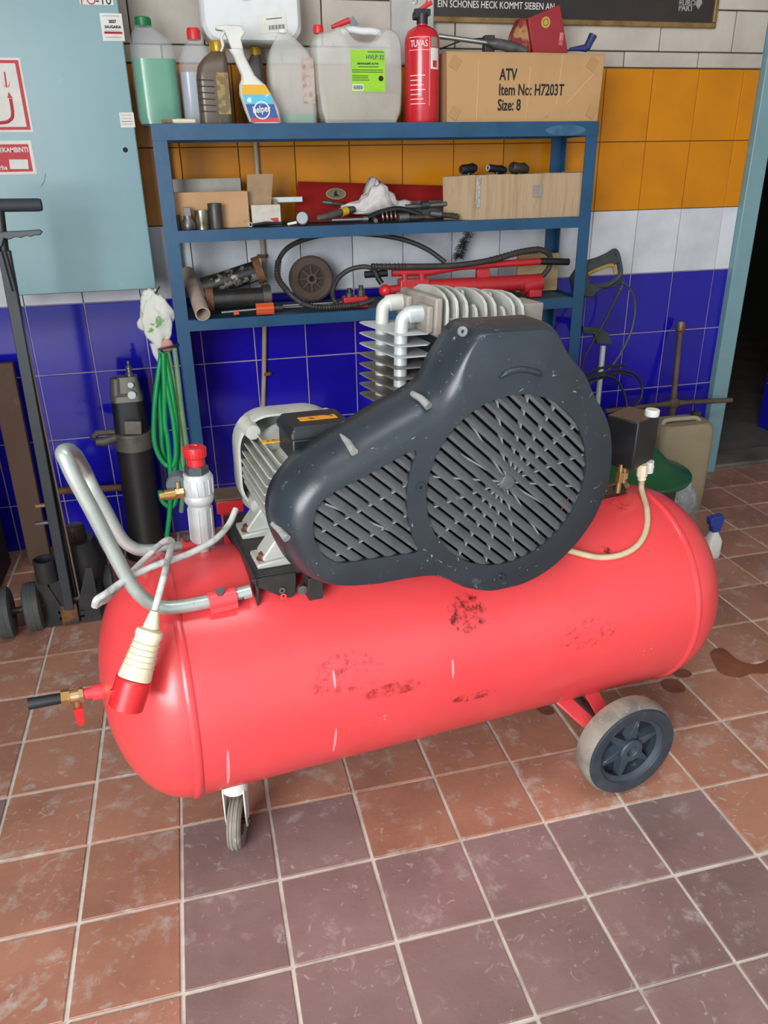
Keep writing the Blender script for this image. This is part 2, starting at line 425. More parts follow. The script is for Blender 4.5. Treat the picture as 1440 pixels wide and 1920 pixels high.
# tank
prof = []
E0, E1 = .152, .172
for i in range(0, 17):
    t = (i/16)*pi/2; prof.append((TR*max(sin(t), .0)**.92 if i else 0, -E0*cos(t)))
for i in range(1, 13): prof.append((TR, TL*i/12))
for i in range(1, 17):
    t = (i/16)*pi/2; prof.append((TR*max(cos(t), 0)**.92 if i < 16 else 0, TL + E1*sin(t)))
tank = part('tank', MB().lathe(prof, ax=(1,0,0), n=96), m_tank, comp)
for s0, sg in ((0, 1), (TL, -1)):
    part('weld_seam', MB().ring([(TR-.004, s0-.009), (TR+.002, s0-.0085), (TR+.005, s0-.003), (TR+.0045, s0+.004), (TR+.0015, s0+.008), (TR-.004, s0+.009)], ax=(1,0,0), n=96), m_tank, tank)

# drain valve at the left end
v = part('outlet_valve', MB().cyl((-.190,0,-.006), (-.226,0,-.005), .0135, n=20).cyl((-.212,0,-.006), (-.228,0,-.005), .017, n=6).cyl((-.186,0,-.006), (-.194,0,-.006), .0155, n=6).cyl((-.2,0,-.006), (-.2,0,-.034), .0075), m_brass, comp, label='brass ball valve')
part('collar', MB().cyl((-.140,0,-.008), (-.170,0,-.007), .0165).cyl((-.1700,0,-.007), (-.188,0,-.006), .011), m_red, comp)
part('hose_stub', MB().tube([(-.226,0,-.005), (-.25,0,-.004), (-.288,0,-.003)], [.011, .0115, .012], 16), m_black, comp)
part('valve_lever', MB().prism([(-.009,-.03),(.009,-.03),(.008,-.062),(.003,-.072),(-.006,-.068)], lambda a, b, c: (-.2+a, c, b), -.014, -.008), m_redp, v)

# handle
fp = [LN(x, y, -.140) for x, y in ((455,1112),(395,1128),(340,1138))]
hp = [LN(470,1108,-.140), LN(395,1127,-.140), LN(322,1139,-.140), LN(285,1132,-.14), LN(258,1110,-.14), LN(232,1072,-.14), LN(175,962,-.14), LN(138,893,-.14), LN(124,862,-.135)]
top = LN(121,846,-.12)
hp2 = [LN(400,1016,.112), LN(345,1024,.112), LN(275,1032,.112), LN(243,1023,.112), LN(222,1000,.112), LN(196,952,.112), LN(176,918,.112)]
rt = LN(160, 884, .112)
tp0 = LN(119, 850, -.128)
hb = spl(hp + [tp0, LN(122, 846, -.115), LN(131, 846, -.09), LN(143, 856, -.02), LN(152, 870, .07), rt] + hp2[::-1], 6)
hd = part('handle', MB().tube(hb, .0128, 16), m_galv, comp, label='galvanised tube push handle')
def clamp(n, pa, pb, name='handle_clamp'):
    a = LN(*pa, n); b = LN(*pb, n)
    d = (b - a); L_ = d.length; ang = atan2(d.z, d.x)
    R = Matrix.Rotation(-ang, 3, 'Y')
    mb = MB()
    mb.ring([(.0132, 0), (.0175, 0), (.0175, L_), (.0132, L_)], a, d, 20)
    mb.box((a+b)/2 + R @ Vector((0, .0 if n < 0 else 0, -.012)), (L_, .03, .016), R)
    c = part(name, mb, m_red, comp, .0015)
    bt = MB().cyl((a+b)/2 + Vector((-.004, -.004, .012)), (a+b)/2 + Vector((-.004, -.008, .022)), .0085, n=6)
    part('bolt', bt, m_steel, c)
    part('end_bolt', MB().cyl(b, b + d.normalized()*.012, .0125, n=18).cyl(b + d.normalized()*.012, b + d.normalized()*.017, .009, n=6), m_dsteel, c)
clamp(-.140, (391,1128), (443,1116)); clamp(.112, (340,1024), (368,1020))

# regulator with gauge
rx, rn = .083, .05
rg = part('regulator_body', MB().lathe([(.012,.245),(.013,.262),(.0225,.272),(.0235,.30),(.0235,.352),(.027,.356),(.0295,.362),(.0295,.372),(.0285,.374),(.0295,.376),(.0295,.412),(.026,.418)], (rx, rn, 0), n=36), m_bright, comp, label='cast aluminium filter regulator')
rb = MB()
for i in range(14):
    a = 2*pi*i/14; rb.box((rx + .0295*cos(a), rn + .0295*sin(a), .393), (.003, .003, .032), Matrix.Rotation(a, 3, 'Z'))
for i in range(10):
    a = 2*pi*i/10; rb.box((rx + .0235*cos(a), rn + .0235*sin(a), .31), (.003, .003, .07), Matrix.Rotation(a, 3, 'Z'))
part('body_rib', rb, m_bright, rg)
part('regulator_nut', MB().lathe([(.024,.417),(.024,.431),(.021,.434)], (rx, rn, 0), n=6), mk('dark_grey_plastic', '#3d4044', .45), rg)
kn = MB().lathe([(.0175,.433),(.0175,.449),(.0205,.451),(.0215,.453),(.0215,.468),(.0195,.4715),(.010,.472),(.0095,.470),(.0,.470)], (rx, rn, 0), n=40)
for i in range(22):
    a = 2*pi*i/22; kn.box((rx + .0215*cos(a), rn + .0215*sin(a), .461), (.0022, .003, .016), Matrix.Rotation(a, 3, 'Z'))
part('regulator_knob', kn, m_redp, rg, label='red ribbed adjusting knob')
ga = part('pressure_gauge', MB().lathe([(.020,-.004),(.0215,.0),(.0215,.026),(.0185,.028),(.0185,.026),(0,.026)], (rx-.040, rn-.004, .398), (.25,1,0), n=32), mk('gauge_grey', '#4e565c', .3), rg)
fz = .398
part('gauge_dial', MB().lathe([(.018,.0258),(.018,.0268),(0,.0268)], (rx-.040, rn-.004, fz), (.25,1,0), n=24), m_wplas, ga)
part('brass_tap', MB().cyl((rx-.03, rn-.012, .384), (rx-.046, rn-.012, .384), .0105, n=6).cyl((rx-.046, rn-.012, .384), (rx-.066, rn-.012, .383), .0105, n=18).cyl((rx-.066, rn-.012, .383), (rx-.076, rn-.012, .382), .0085, n=16).cyl((rx-.04, rn-.012, .384), (rx-.04, rn-.012, .408), .004), m_brass, rg)

# motor and base plate
plate = MB()
plate.box2((.15,-.135,.259), (.86,.17,.266))
poly = [(.150,.262),(.262,.262),(.262,.205),(.243,.192),(.216,.190),(.165,.232)]
plate.prism([(.139,.266),(.148,.250),(.170,.237),(.192,.222),(.214,.214),(.222,.222),(.2245,.25),(.2245,.266)], lambda a, b, c: (a, c, b), -.145, -.139)
plate.box2((.242,-.17,.215), (.27,-.13,.262)); plate.box2((.60,-.135,.20), (.70,-.12,.262))
plate.prism([(-.145,.266),(.17,.266),(.17,.225),(.10,.232),(0,.256),(-.10,.232),(-.145,.21)], lambda a, b, c: (c, a, b), .147, .153)
pl = part('mounting_plate', plate, mk('plate_black', '#2b2a2a', .5, .2, col2='#3c3835', scale=16, col3='#7c6f66', s3=30, lo3=.66, hi3=.76), comp, .001, label='black steel mounting plate')
part('plate_bolt', MB().cyl((.234,-.146,.232), (.234,-.156,.232), .0095, n=16), m_steel, pl)
for i, (a, b) in enumerate(((.196,.235),(.198,.222))):
    part('plate_hole', MB().ring([(.003,0),(.0062,0),(.0062,.003),(.003,.003)], (a, -.146, b), (0,-1,0), 14), m_steel if i == 0 else m_red, pl)
mc, mz, mr = .285, .402, .094
motor = part('motor_body', MB().lathe([(.03,-.128),(.075,-.126),(.088,-.118),(.088,.10),(.08,.104)], (mc, 0, mz), (0,1,0), n=48), m_alu, comp, label='grey cast aluminium finned motor')
for i in range(40):
    a = 2*pi*i/40
    if sin(a) > .72 and abs(cos(a)) < .66: continue
    o = part('cooling_fin', MB().box((mc + .0965*cos(a), -.006, mz + .0965*sin(a)), (.021, .21, .0026), Matrix.Rotation(-a, 3, 'Y')), m_alu, motor)
# fan cowl: rounded square shell with lugs
def cw(k, n, z=0):
    return [Vector((mc + x*k, n, mz + y*k + z)) for x, y in rrect(.222, .216, .07, 8)]
cow = MB(); cow.loft([cw(1, .088), cw(1.02, .10), cw(1.02, .135), cw(.98, .158), cw(.86, .168), cw(.84,.166), cw(.95,.155), cw(.97,.135), cw(.97, .10), cw(.955, .088)], loop=True)
cow.loft([cw(.87,.166), cw(.87,.1665)])
fc = part('fan_cowl', cow, m_alu, motor, label='grey cast fan cowl')
for sx, sz in ((-1,1),(1,1),(-1,-1),(1,-1)):
    part('cowl_lug', MB().cyl((mc+sx*.082, .066, mz+sz*.080), (mc+sx*.085, .118, mz+sz*.083), .015, .019, n=20), m_alu, fc)
# feet
for n0 in (-.075, .065):
    mbf = MB().prism([(mc-.078,.33),(mc-.112,.285),(mc-.112,.266),(mc-.03,.266),(mc-.02,.31),(mc-.02,.34)], lambda a, b, c: (a, c, b), n0-.026, n0+.026)
    mbf.prism([(mc+.078,.33),(mc+.112,.285),(mc+.112,.266),(mc+.03,.266),(mc+.02,.31),(mc+.02,.34)], lambda a, b, c: (a, c, b), n0-.026, n0+.026)
    mbf.prism([(mc-.04,.266),(mc-.125,.266),(mc-.125,.276),(mc-.04,.285)], lambda a, b, c: (a, c, b), n0-.034, n0+.034)
    ft_ = part('motor_foot', mbf, m_alu, motor, .003)
    part('foot_bolt', MB().cyl((mc-.108, n0-.012, .272), (mc-.108, n0-.012, .289), .0105, n=6).cyl((mc-.108, n0-.012, .272), (mc-.108, n0-.012, .279), .014, n=18), m_rust, ft_)
# terminal box
tb = part('terminal_box', MB().box2((.236,-.112,.462), (.352,-.012,.518)), m_black, motor, .004, label='black terminal box')
part('box_lid', MB().zloft([(rrect(.124,.108,.008), .518), (rrect(.124,.108,.008), .528), (rrect(.108,.092,.008), .541)], (.294,-.062,0)), m_black, tb, .001)
part('warning_sticker', MB().box2((.262,-.078,.5405), (.334,-.056,.5418)), mk('sticker_orange', '#e0951c', .5, col2='#2a1d0c', scale=60, lo=.58, hi=.62), tb, label='orange warning sticker with dark print')
part('warning_sticker', MB().box2((.200,-.03,.489), (.234,-.014,.4905)), mk('sticker_yellow', '#d9a514', .5, col2='#221a08', scale=70, lo=.58, hi=.62), tb)
for sx in (.243, .345):
    part('lid_screw', MB().cyl((sx,-.106,.522), (sx,-.106,.534), .0065, n=14), m_steel, tb)

# pump: cylinder block, finned head, aftercooler
blk = part('cylinder_block', MB().box2((.565,-.035,.27), (.765,.125,.665)), mk('block_black', '#17181a', .5, col2='#262a2e', scale=30), comp, .004)
head = part('cylinder_head', MB().box2((.562,-.022,.664), (.748,.128,.702)), m_aluw, comp, .003, label='dusty cast aluminium cylinder head')
for i in range(9):
    s0 = .572 + .0212*i; hgt = .757 - .0022*i - (.012 if i in (3, 6) else 0)
    pr = [(-.036,.690),(-.036,hgt-.036),(-.030,hgt-.020),(-.014,hgt-.009),(.02,hgt-.001),(.06,hgt),(.10,hgt-.004),(.128,hgt-.014),(.138,hgt-.032),(.138,.690)]
    if i in (3, 6): pr = [(-.036,.690),(-.036,hgt-.03),(-.03,hgt-.018),(-.018,hgt-.012),(-.005,hgt-.02),(.02,hgt-.02),(.03,hgt+.008),(.06,hgt+.01),(.10,hgt),(.138,hgt-.03),(.138,.690)]
    part('head_fin', MB().prism(pr, lambda a, b, c: (c, a, b), s0, s0+.0062), m_alu, head, .001)
part('head_port', MB().box2((.744,-.02,.685), (.80,.06,.722)), m_aluw, head, .001)
man = part('end_flange', MB().box2((.546,-.042,.672), (.562,.138,.7435)), m_aluw, comp, .004, label='rust dusted end flange of the head')
part('manifold', MB().box2((.533,-.034,.676), (.547,.03,.728)), m_aluw, man, .004); part('manifold', MB().box2((.533,.068,.690), (.547,.132,.734)), m_aluw, man, .004)
part('flange_bolt', MB().cyl((.532,.002,.706), (.522,.002,.706), .0085, n=6), m_rust, man)
for n0, zt_ in ((-.002,.712), (.100,.720)):
    pts = spl([(.492,n0,.515), (.492,n0,.60), (.492,n0,zt_-.026), (.497,n0,zt_-.008), (.512,n0,zt_-.002), (.538,n0,zt_-.002)], 5)
    part('cooler_pipe', MB().tube(pts, [.0135]*(len(pts)-8) + [.0165]*8, 18), m_bright if n0 < .05 else m_alu, man)
for i in range(8):
    z0 = .6755 - .0215*i
    f = [(.470,-.034),(.535,-.034),(.548,-.02),(.548,.125),(.535,.135),(.462,.135),(.452,.128),(.452,.10)]
    part('cooler_fin', MB().zloft([(f, z0), (f, z0+.0022)]), mk('fin_alu', '#8f8c86', .5, .5, col2='#77706a', scale=12) if i > 2 else m_bright, man)

# belt guard
gb = -.140; gm = -.212
OUT = [(497,950,gb),(500,925,gb),(508,902,gb),(523,880,gb),(547,851,gb),(580,829,gb),(613,810,gb),(655,783,gb),(700,756,gb),(745,731,gb),(777,712,gb),(790,690,gb),(800,668,gb),(815,645,gb),(830,622,gb),(842,603,gb),(856,597,gb),
       (930,594,gb),(985,592,gb-.01),(1008,596,gb-.03),(1022,610,gb-.04),(1055,650,gm),(1091,692,gm),(1108,735,gm),(1127,764,gm),(1138,800,gm),(1140,845,gm),(1136,885,gm),(1127,918,gm),(1106,966,gm),(1073,1013,gm),(1030,1056,gm),(995,1079,gm),(965,1093,gm),(907,1106,gm),(857,1099,gm),(828,1083,gm),(802,1075,gm),(748,1082,gm),(698,1092,gm),(640,1096,gm),(595,1094,gm),(565,1083,gm),(543,1062,gm),(523,1025,gm+.03),(507,990,gm+.05)]
out = [(p.x, p.z) for p in (LN(x, y, n) for x, y, n in OUT)]
def resample(P, n):
    Q = P + [P[0]]; L_ = [0]
    for a, b in zip(Q[:-1], Q[1:]): L_.append(L_[-1] + math.hypot(b[0]-a[0], b[1]-a[1]))
    r = []; k = 0
    for i in range(n):
        t = L_[-1]*i/n
        while L_[k+1] < t: k += 1
        f = (t - L_[k])/(L_[k+1]-L_[k]); r.append((Q[k][0]+(Q[k+1][0]-Q[k][0])*f, Q[k][1]+(Q[k+1][1]-Q[k][1])*f))
    return r
def smooth(P, it):
    for _ in range(it):
        P = [((P[i-1][0]+2*P[i][0]+P[(i+1) % len(P)][0])/4, (P[i-1][1]+2*P[i][1]+P[(i+1) % len(P)][1])/4) for i in range(len(P))]
    return P
def inset(P, d, fac=None):
    r = []; n = len(P)
    for i in range(n):
        a, b = P[i-2], P[(i+2) % n]; tx, ty = b[0]-a[0], b[1]-a[1]; l = math.hypot(tx, ty)
        dd = d*(fac[i] if fac else 1); r.append((P[i][0] + SG*ty/l*dd, P[i][1] - SG*tx/l*dd))
    return r
go = smooth(resample(out, 190), 1)
area2 = sum(go[i-1][0]*go[i][1] - go[i][0]*go[i-1][1] for i in range(len(go)))
SG = -1 if area2 > 0 else 1
GF = -.242
nk = out[11]; lb_ = out[44]
def facat(p):
    d = min(math.hypot(p[0]-q[0], p[1]-q[1]) for q in out[0:11] + out[43:])
    return 1.0 if d < .02 else max(.28, 1 - (d-.02)/.07)
fac = [facat(p) for p in go]
for _ in range(12): fac = [(fac[i-1] + 2*fac[i] + fac[(i+1) % len(fac)])/4 for i in range(len(fac))]
secs = [(gb+.004, 0)] + [(-.165 - .077*sin(t), .050*(1-cos(t))) for t in [pi/2*k/7 for k in range(8)]]
bm = bmesh.new(); prev = None
loops = []
for n0, d in secs:
    P = smooth(inset(go, d, fac), 2 if d > .012 else 0) if d > 1e-6 else go
    loops.append([bm.verts.new((x, n0, z)) for x, z in P])
for A, B in zip(loops[:-1], loops[1:]):
    for i in range(len(A)): bm.faces.new((A[i-1], A[i], B[i], B[i-1]))
# grille openings in the front
gc = LN(948, 901, GF); gl = LN(800, 905, GF); gr = LN(1097, 890, GF); GRAD = (gr.x - gl.x)/2; gcx = (gr.x+gl.x)/2; gcz = (LN(950,742,GF).z + LN(945,1057,GF).z)/2
big = [(gcx + GRAD*cos(2*pi*i/72), gcz + GRAD*sin(2*pi*i/72)) for i in range(72)]
SM = [(587,990),(588,968),(598,945),(615,930),(635,918),(690,890),(750,857),(778,841),(785,843),(778,860),(769,885),(764,915),(763,945),(767,983),(776,1012),(788,1036),(745,1042),(690,1050),(650,1056),(632,1056),(610,1046),(595,1028),(588,1008)]
small = smooth(resample([(p.x, p.z) for p in (LN(x, y, GF) for x, y in SM)], 70), 1)
edges = []
last = loops[-1]
for i in range(len(last)): edges.append(bm.edges.get((last[i-1], last[i])))
hl = []
for H in (big, small):
    vs = [bm.verts.new((x, GF, z)) for x, z in H]; hl.append(vs)
    for i in range(len(vs)): edges.append(bm.edges.new((vs[i-1], vs[i])))
bmesh.ops.triangle_fill(bm, use_beauty=True, use_dissolve=False, edges=edges)
for vs, H in zip(hl, (big, small)):
    w_ = [bm.verts.new((x, GF+.022, z)) for x, z in H]
    for i in range(len(vs)): bm.faces.new((vs[i-1], vs[i], w_[i], w_[i-1]))
for v_ in bm.verts: v_.co.z += TB
bmesh.ops.recalc_face_normals(bm, faces=bm.faces)
me = bpy.data.meshes.new('belt_guard'); bm.to_mesh(me); bm.free()
me.polygons.foreach_set('use_smooth', [True]*len(me.polygons)); me.set_sharp_from_angle(angle=radians(38)); me.materials.append(m_guard)
guard = mobj('belt_guard', me, comp); guard['_off'] = [0, 0, TB]; guard['label'] = 'scuffed dark grey plastic belt guard with slatted openings'
sol = guard.modifiers.new('thick', 'SOLIDIFY'); sol.thickness = .003; sol.offset = -1
# dark back panel carrying the belt side, then slats
bk = smooth(inset(go, .008), 1)
part('back_panel', MB().loft([[Vector((x, gb+.006, z)) for x, z in bk], [Vector((x, gb+.002, z)) for x, z in bk]]), m_black, guard)
def clip(H, c, d):
    ts = []
    n = (-d[1], d[0])
    for i in range(len(H)):
        a, b = H[i-1], H[i]
        da = (a[0]-c[0])*n[0]+(a[1]-c[1])*n[1]; db = (b[0]-c[0])*n[0]+(b[1]-c[1])*n[1]
        if da*db < 0:
            f = da/(da-db); p = (a[0]+(b[0]-a[0])*f, a[1]+(b[1]-a[1])*f)
            ts.append((p[0]-c[0])*d[0]+(p[1]-c[1])*d[1])
    return (min(ts), max(ts)) if len(ts) > 1 else None
sa = LN(880, 800, GF); sb = LN(1060, 960, GF); dl = math.hypot(sb.x-sa.x, sb.z-sa.z); sd = ((sb.x-sa.x)/dl, (sb.z-sa.z)/dl); sn = (-sd[1], sd[0])
PITCH = .0212; HW = .0086
def slats(H, cx, cz, rng):
    for k in range(-rng, rng+1):
        o0 = k*PITCH; cs = []
        for side in (-HW, 0, HW):
            t = clip(H, (cx + sn[0]*(o0+side), cz + sn[1]*(o0+side)), sd)
            if t: cs.append(t)
        if not cs: continue
        t0 = min(t[0] for t in cs) - .002; t1 = max(t[1] for t in cs) + .002
        if t1 - t0 < .015: continue
        def P(t, s_, n_): return Vector((cx + sd[0]*t + sn[0]*(o0+s_), n_, cz + sd[1]*t + sn[1]*(o0+s_)))
        sec = [(-HW, GF+.006), (-HW*.3, GF+.003), (HW*.9, GF+.010), (HW, GF+.013), (-HW*.2, GF+.008), (-HW*.9, GF+.012)]
        part('slat', MB().loft([[P(t0, s_, n_) for s_, n_ in sec], [P(t1, s_, n_) for s_, n_ in sec]]), m_slat, guard)
slats(big, gcx, gcz, 12)
scx = sum(p[0] for p in small)/len(small); scz = sum(p[1] for p in small)/len(small)
slats(small, scx, scz, 9)
for H, cx, cz, nn, a0 in ((big, gcx, gcz, 16, .2),):
    for k in range(nn):
        a = a0 + 2*pi*k/nn; d = Vector((cos(a), 0, sin(a))); p = Vector((-sin(a), 0, cos(a)))
        c0 = Vector((cx, GF+.0085, cz)); w_ = .0016
        part('rib', MB().loft([[c0 + d*.012 + p*w_, c0 + d*.012 - p*w_, c0 + d*.012 - p*w_ + Vector((0,.012,0)), c0 + d*.012 + p*w_ + Vector((0,.012,0))],
                               [c0 + d*GRAD + p*w_, c0 + d*GRAD - p*w_, c0 + d*GRAD - p*w_ + Vector((0,.012,0)), c0 + d*GRAD + p*w_ + Vector((0,.012,0))]]), m_rib, guard)
for a, b in (((600,1000),(780,900)), ((620,1048),(775,960)), ((610,945),(768,1010))):
    A = LN(*a, GF+.0085); B = LN(*b, GF+.0085); d = (B-A).normalized(); p = Vector((-d.z, 0, d.x))*.0016; q_ = Vector((0,.012,0))
    part('rib', MB().loft([[A+p, A-p, A-p+q_, A+p+q_], [B+p, B-p, B-p+q_, B+p+q_]]), m_rib, guard)
part('hub_star', MB().lathe([(.016,.0),(.012,-.004),(0,-.005)], (gcx, GF+.005, gcz), (0,1,0), n=14), m_slat, guard)
# worn mounting lugs on the shoulder
m_worn = mk('worn_lug', '#8b8c88', .7, col2='#5d6266', scale=30, bump=.3)
def on_shoulder(px, py): return LN(px, py, -.185)
for (a, b), nn in ((((640,818),(664,848)), (-.176,-.232)), (((773,738),(804,762)), (-.19,-.237)), (((512,982),(538,1010)), (-.182,-.228))):
    A = LN(*a, nn[0]); B = LN(*b, nn[1])
    part('worn_lug', MB().tube([A, A.lerp(B, .5) + Vector((0,-.003,.003)), B], [.0055, .0065, .0075], 12), m_worn, guard)
for px, py in ((866,621),(788,912),(938,1082)):
    p = LN(px, py, GF-.0005)
    if py < 700: p = LN(px, py, GF+.004)
    part('screw_boss', MB().ring([(.0035,0),(.0085,0),(.0085,.004),(.0035,.004)], p, (0,-1,0), 18), m_guard if py > 900 else m_worn, guard)
cres = [LN(x, y, GF-.002) for x, y in ((938,708),(955,697),(980,693),(1003,697),(1016,704))]
part('moulded_ridge', MB().tube(spl(cres, 5), [.003]*3 + [.0055]*15 + [.003]*3, 10), m_guard, guard)

# pressure switch
sw = MB()
swc = Vector((1.105, .02, .385)); swr = Matrix.Rotation(radians(-65), 3, 'Z')
sb_ = part('pressure_switch', MB().box(swc, (.082, .108, .118), swr), m_black, comp, .004, label='black square pressure switch box')
part('switch_lid', MB().box(swc + Vector((0,0,.0595)), (.08, .105, .003), swr), mk('switch_brown', '#4a3d34', .4), sb_, .001)
kb = LN(1222, 789, .0)
part('switch_knob', MB().lathe([(.016,0),(.017,.004),(.017,.014),(.015,.016)], (1.135, -.006, .4455), n=20), m_wplas, sb_, label='white turning knob')
part('cable_gland', MB().cyl((1.118,-.02,.33), (1.119,-.022,.302), .013, n=8).cyl((1.119,-.022,.304), (1.120,-.024,.292), .010), m_cream, sb_)
part('blanking_plug', MB().cyl((1.148,-.005,.33), (1.150,-.005,.302), .0135, n=18).ring([(.012,0),(.0145,0),(.0145,.004),(.012,.004)], (1.149,-.005,.315), n=18), m_wplas, sb_)
part('brass_stem', MB().cyl((1.10,.02,.335), (1.10,.02,.245), .009, n=14).cyl((1.10,.02,.30), (1.10,.02,.285), .0125, n=6).cyl((1.064,-.01,.335), (1.064,-.01,.262), .0065, n=12).cyl((1.064,-.01,.315), (1.064,-.01,.29), .0095, n=6).cyl((1.02,.0,.262), (1.11,.02,.262), .0125, n=14), m_brass, sb_)
part('check_valve', MB().cyl((1.0,0,.258), (1.09,.01,.258), .018, n=6), m_dsteel, sb_)
pts = [Vector((1.120,-.024,.296)), LT(1203,918,.012), LT(1213,955,.006), LT(1212,992,.006), LT(1196,1022,.006), LT(1165,1040,.006), LT(1125,1045,.006), LT(1085,1037,.007), LT(1045,1024,.01), LT(1000,1000,.02)]
part('switch_cable', MB().tube(spl(pts, 6), .0068, 12), m_bcable, sb_, label='beige cable hanging in a loop')

# power cable with plug
pc = [LN(442,955,.01), LN(428,985,-.02), LN(400,1014,-.06), LN(350,1040,-.09), LN(300,1057,-.11), LN(262,1073,-.125), LN(228,1092,-.15), LN(200,1112,-.17), LN(182,1124,-.175), LN(178,1136,-.17)]
cab = part('power_cable', MB().tube(spl(pc, 6), .0062, 12), m_wcable, comp, label='grimy white power cable draped over the handle')
part('cable_tail', MB().tube(spl([LN(178,1136,-.17), LN(190,1128,-.16), LN(205,1118,-.12), LN(262,1058,0), LN(292,1028,.03), LN(312,1013,.02), LN(322,1016,-.02), LN(317,1040,-.1), LN(308,1078,-.16), LN(298,1115,-.185), LN(290,1146,-.2)], 6), .0062, 12), m_wcable, cab)
a = LN(290,1146,-.205); b = LN(283,1178,-.215); c_ = LN(252,1272,-.245); d_ = LN(236,1325,-.255)
ax = (d_-a).normalized()
part('plug_boot', MB().tube([a, b], [.0075, .0145], 20), m_cream, cab)
L1 = (c_-b).length
pbm = MB().lathe([(.014,0),(.0225,.004),(.0235,.012),(.0215,.018),(.0225,L1*.35),(.0255,L1*.7),(.0285,L1)], b, c_-b, 32)
for i in range(5):
    t = .3 + .11*i; pbm.ring([(.022,-.001),(.0232+.006*t,0),(.022,.001)], b + (c_-b)*t, c_-b, 32)
part('plug_body', pbm, m_cream, cab, label='cream five-pin plug body')
pe = part('plug_shroud', MB().ring([(.0275,-.003),(.0305,0),(.0295,(d_-c_).length),(.027,(d_-c_).length),(.026,0)], c_, d_-c_, 36).lathe([(.027,.01),(.027,.014)], c_, d_-c_, 30), m_redp, cab, label='red plug shroud')
part('plug_key', MB().box(c_.lerp(d_, .35) + Vector((-.029,-.008,0)), (.008,.008,.022)), m_redp, pe, .001)

# wheels
m_side = mk('sidewall', '#2b323a', .6, col2='#3b4249', scale=12, col3='#8d9494', s3=22, lo3=.66, hi3=.76)
def wheel(nc, out):
    s0 = .958; fl = -TB + .03*s0; R = .122; z0 = fl + R - .001
    sg = -1 if out < 0 else 1
    O = Vector((s0, nc, z0)); A = Vector((0, sg, 0))
    t = part('wheel', MB().ring([(.084,-.030),(.108,-.031),(.116,-.026),(.116,.022),(.113,.030),(.106,.031),(.088,.028),(.084,.022)], O, A, 60), m_side, comp, label='worn wheel with dusty grey tread and six-spoke rim')
    part('tread', MB().ring([(.112,-.029),(.119,-.024),(R,-.010),(R,.006),(.120,.018),(.115,.0245),(.110,.0245)], O, A, 60), m_rubber, t)
    part('rim', MB().ring([(.076,.016),(.0855,.024),(.0855,-.022),(.080,-.022),(.078,.006)], O, A, 48), m_rimp, t)
    part('rim_disc', MB().ring([(.010,-.012),(.08,-.012),(.08,-.004),(.010,-.004)], O, A, 48), mk('rim_dark', '#1d232a', .6), t)
    part('hub', MB().ring([(.013,-.02),(.030,-.02),(.030,.024),(.027,.027),(.015,.027),(.013,.024)], O, A, 32), m_rimp, t)
    part('axle_end', MB().cyl(O - A*.06, O + A*.014, .0125, n=16), m_steel, t)
    for k in range(6):
        a = 2*pi*k/6 + .35; d = Vector((cos(a), 0, sin(a))); p = Vector((-sin(a), 0, cos(a)))
        pr = [(.026,.015),(.079,.005),(.079,-.005),(.026,-.015)]
        part('spoke', MB().loft([[O + d*x + p*y*1.15 + A*(-.006) for x, y in pr], [O + d*x + p*y*.75 + A*(.016) for x, y in pr]]), m_rimp, t, .001)
    return O
O1 = wheel(-.287, -1); O2 = wheel(.287, 1)
for sg in (-1, 1):
    for s0 in (.868, .955):
        ss = [Vector((s0, sg*.14, -.195)), Vector((s0 + (.958-s0)*.6, sg*.240, O1.z + .006))]
        w_ = Vector((.02, 0, 0)); h_ = Vector((0, .0035, .0035))
        part('wheel_strut', MB().loft([[p - w_ - h_, p + w_ - h_, p + w_ + h_, p - w_ + h_] for p in ss]), m_red, comp, .001)
part('axle', MB().cyl((.958,-.27,O1.z), (.958,.27,O1.z), .0105, n=14), m_steel, comp)
# casters
def caster(nc):
    s0 = .082; fl = -TB + .03*s0; R = .061
    O = Vector((s0, nc, fl + R)); A = Vector((.93, -.36, 0)).normalized(); F = Vector((.36, .93, 0)).normalized()
    top = -.228 - O.z
    f_ = part('caster_mount', MB().cyl(O + Vector((0,0,top-.016)), O + Vector((0,0,top+.02)), .028, n=24), m_wplas, comp, label='chipped white caster mount')
    for sg in (-1, 1):
        d = A*(.022*sg); u = A*.0016
        q = []
        for z, w_ in ((top-.006, .022), (.02, .017), (-.002, .012), (-.012, .006)):
            q.append([O + d + F*w_ - u + Vector((0,0,z)), O + d + F*w_ + u + Vector((0,0,z)), O + d - F*w_ + u + Vector((0,0,z)), O + d - F*w_ - u + Vector((0,0,z))])
        part('fork_plate', MB().loft(q), m_wplas, f_, .001)
    part('caster_wheel', MB().ring([(.030,-.012),(.050,-.0155),(R-.004,-.0135),(R-.001,-.010),(R-.003,-.0085),(R,-.007),(R+.0005,-.003),(R-.002,-.001),(R-.002,.001),(R+.0005,.003),(R,.007),(R-.003,.0085),(R-.001,.010),(R-.004,.0135),(.050,.0155),(.030,.012)], O, A, 44), m_rubber, f_)
    part('caster_hub', MB().lathe([(.031,-.010),(.031,.010)], O, A, 24).cyl(O - A*.028, O + A*.028, .006, n=10), m_dsteel, f_)
caster(-.108); caster(.108)

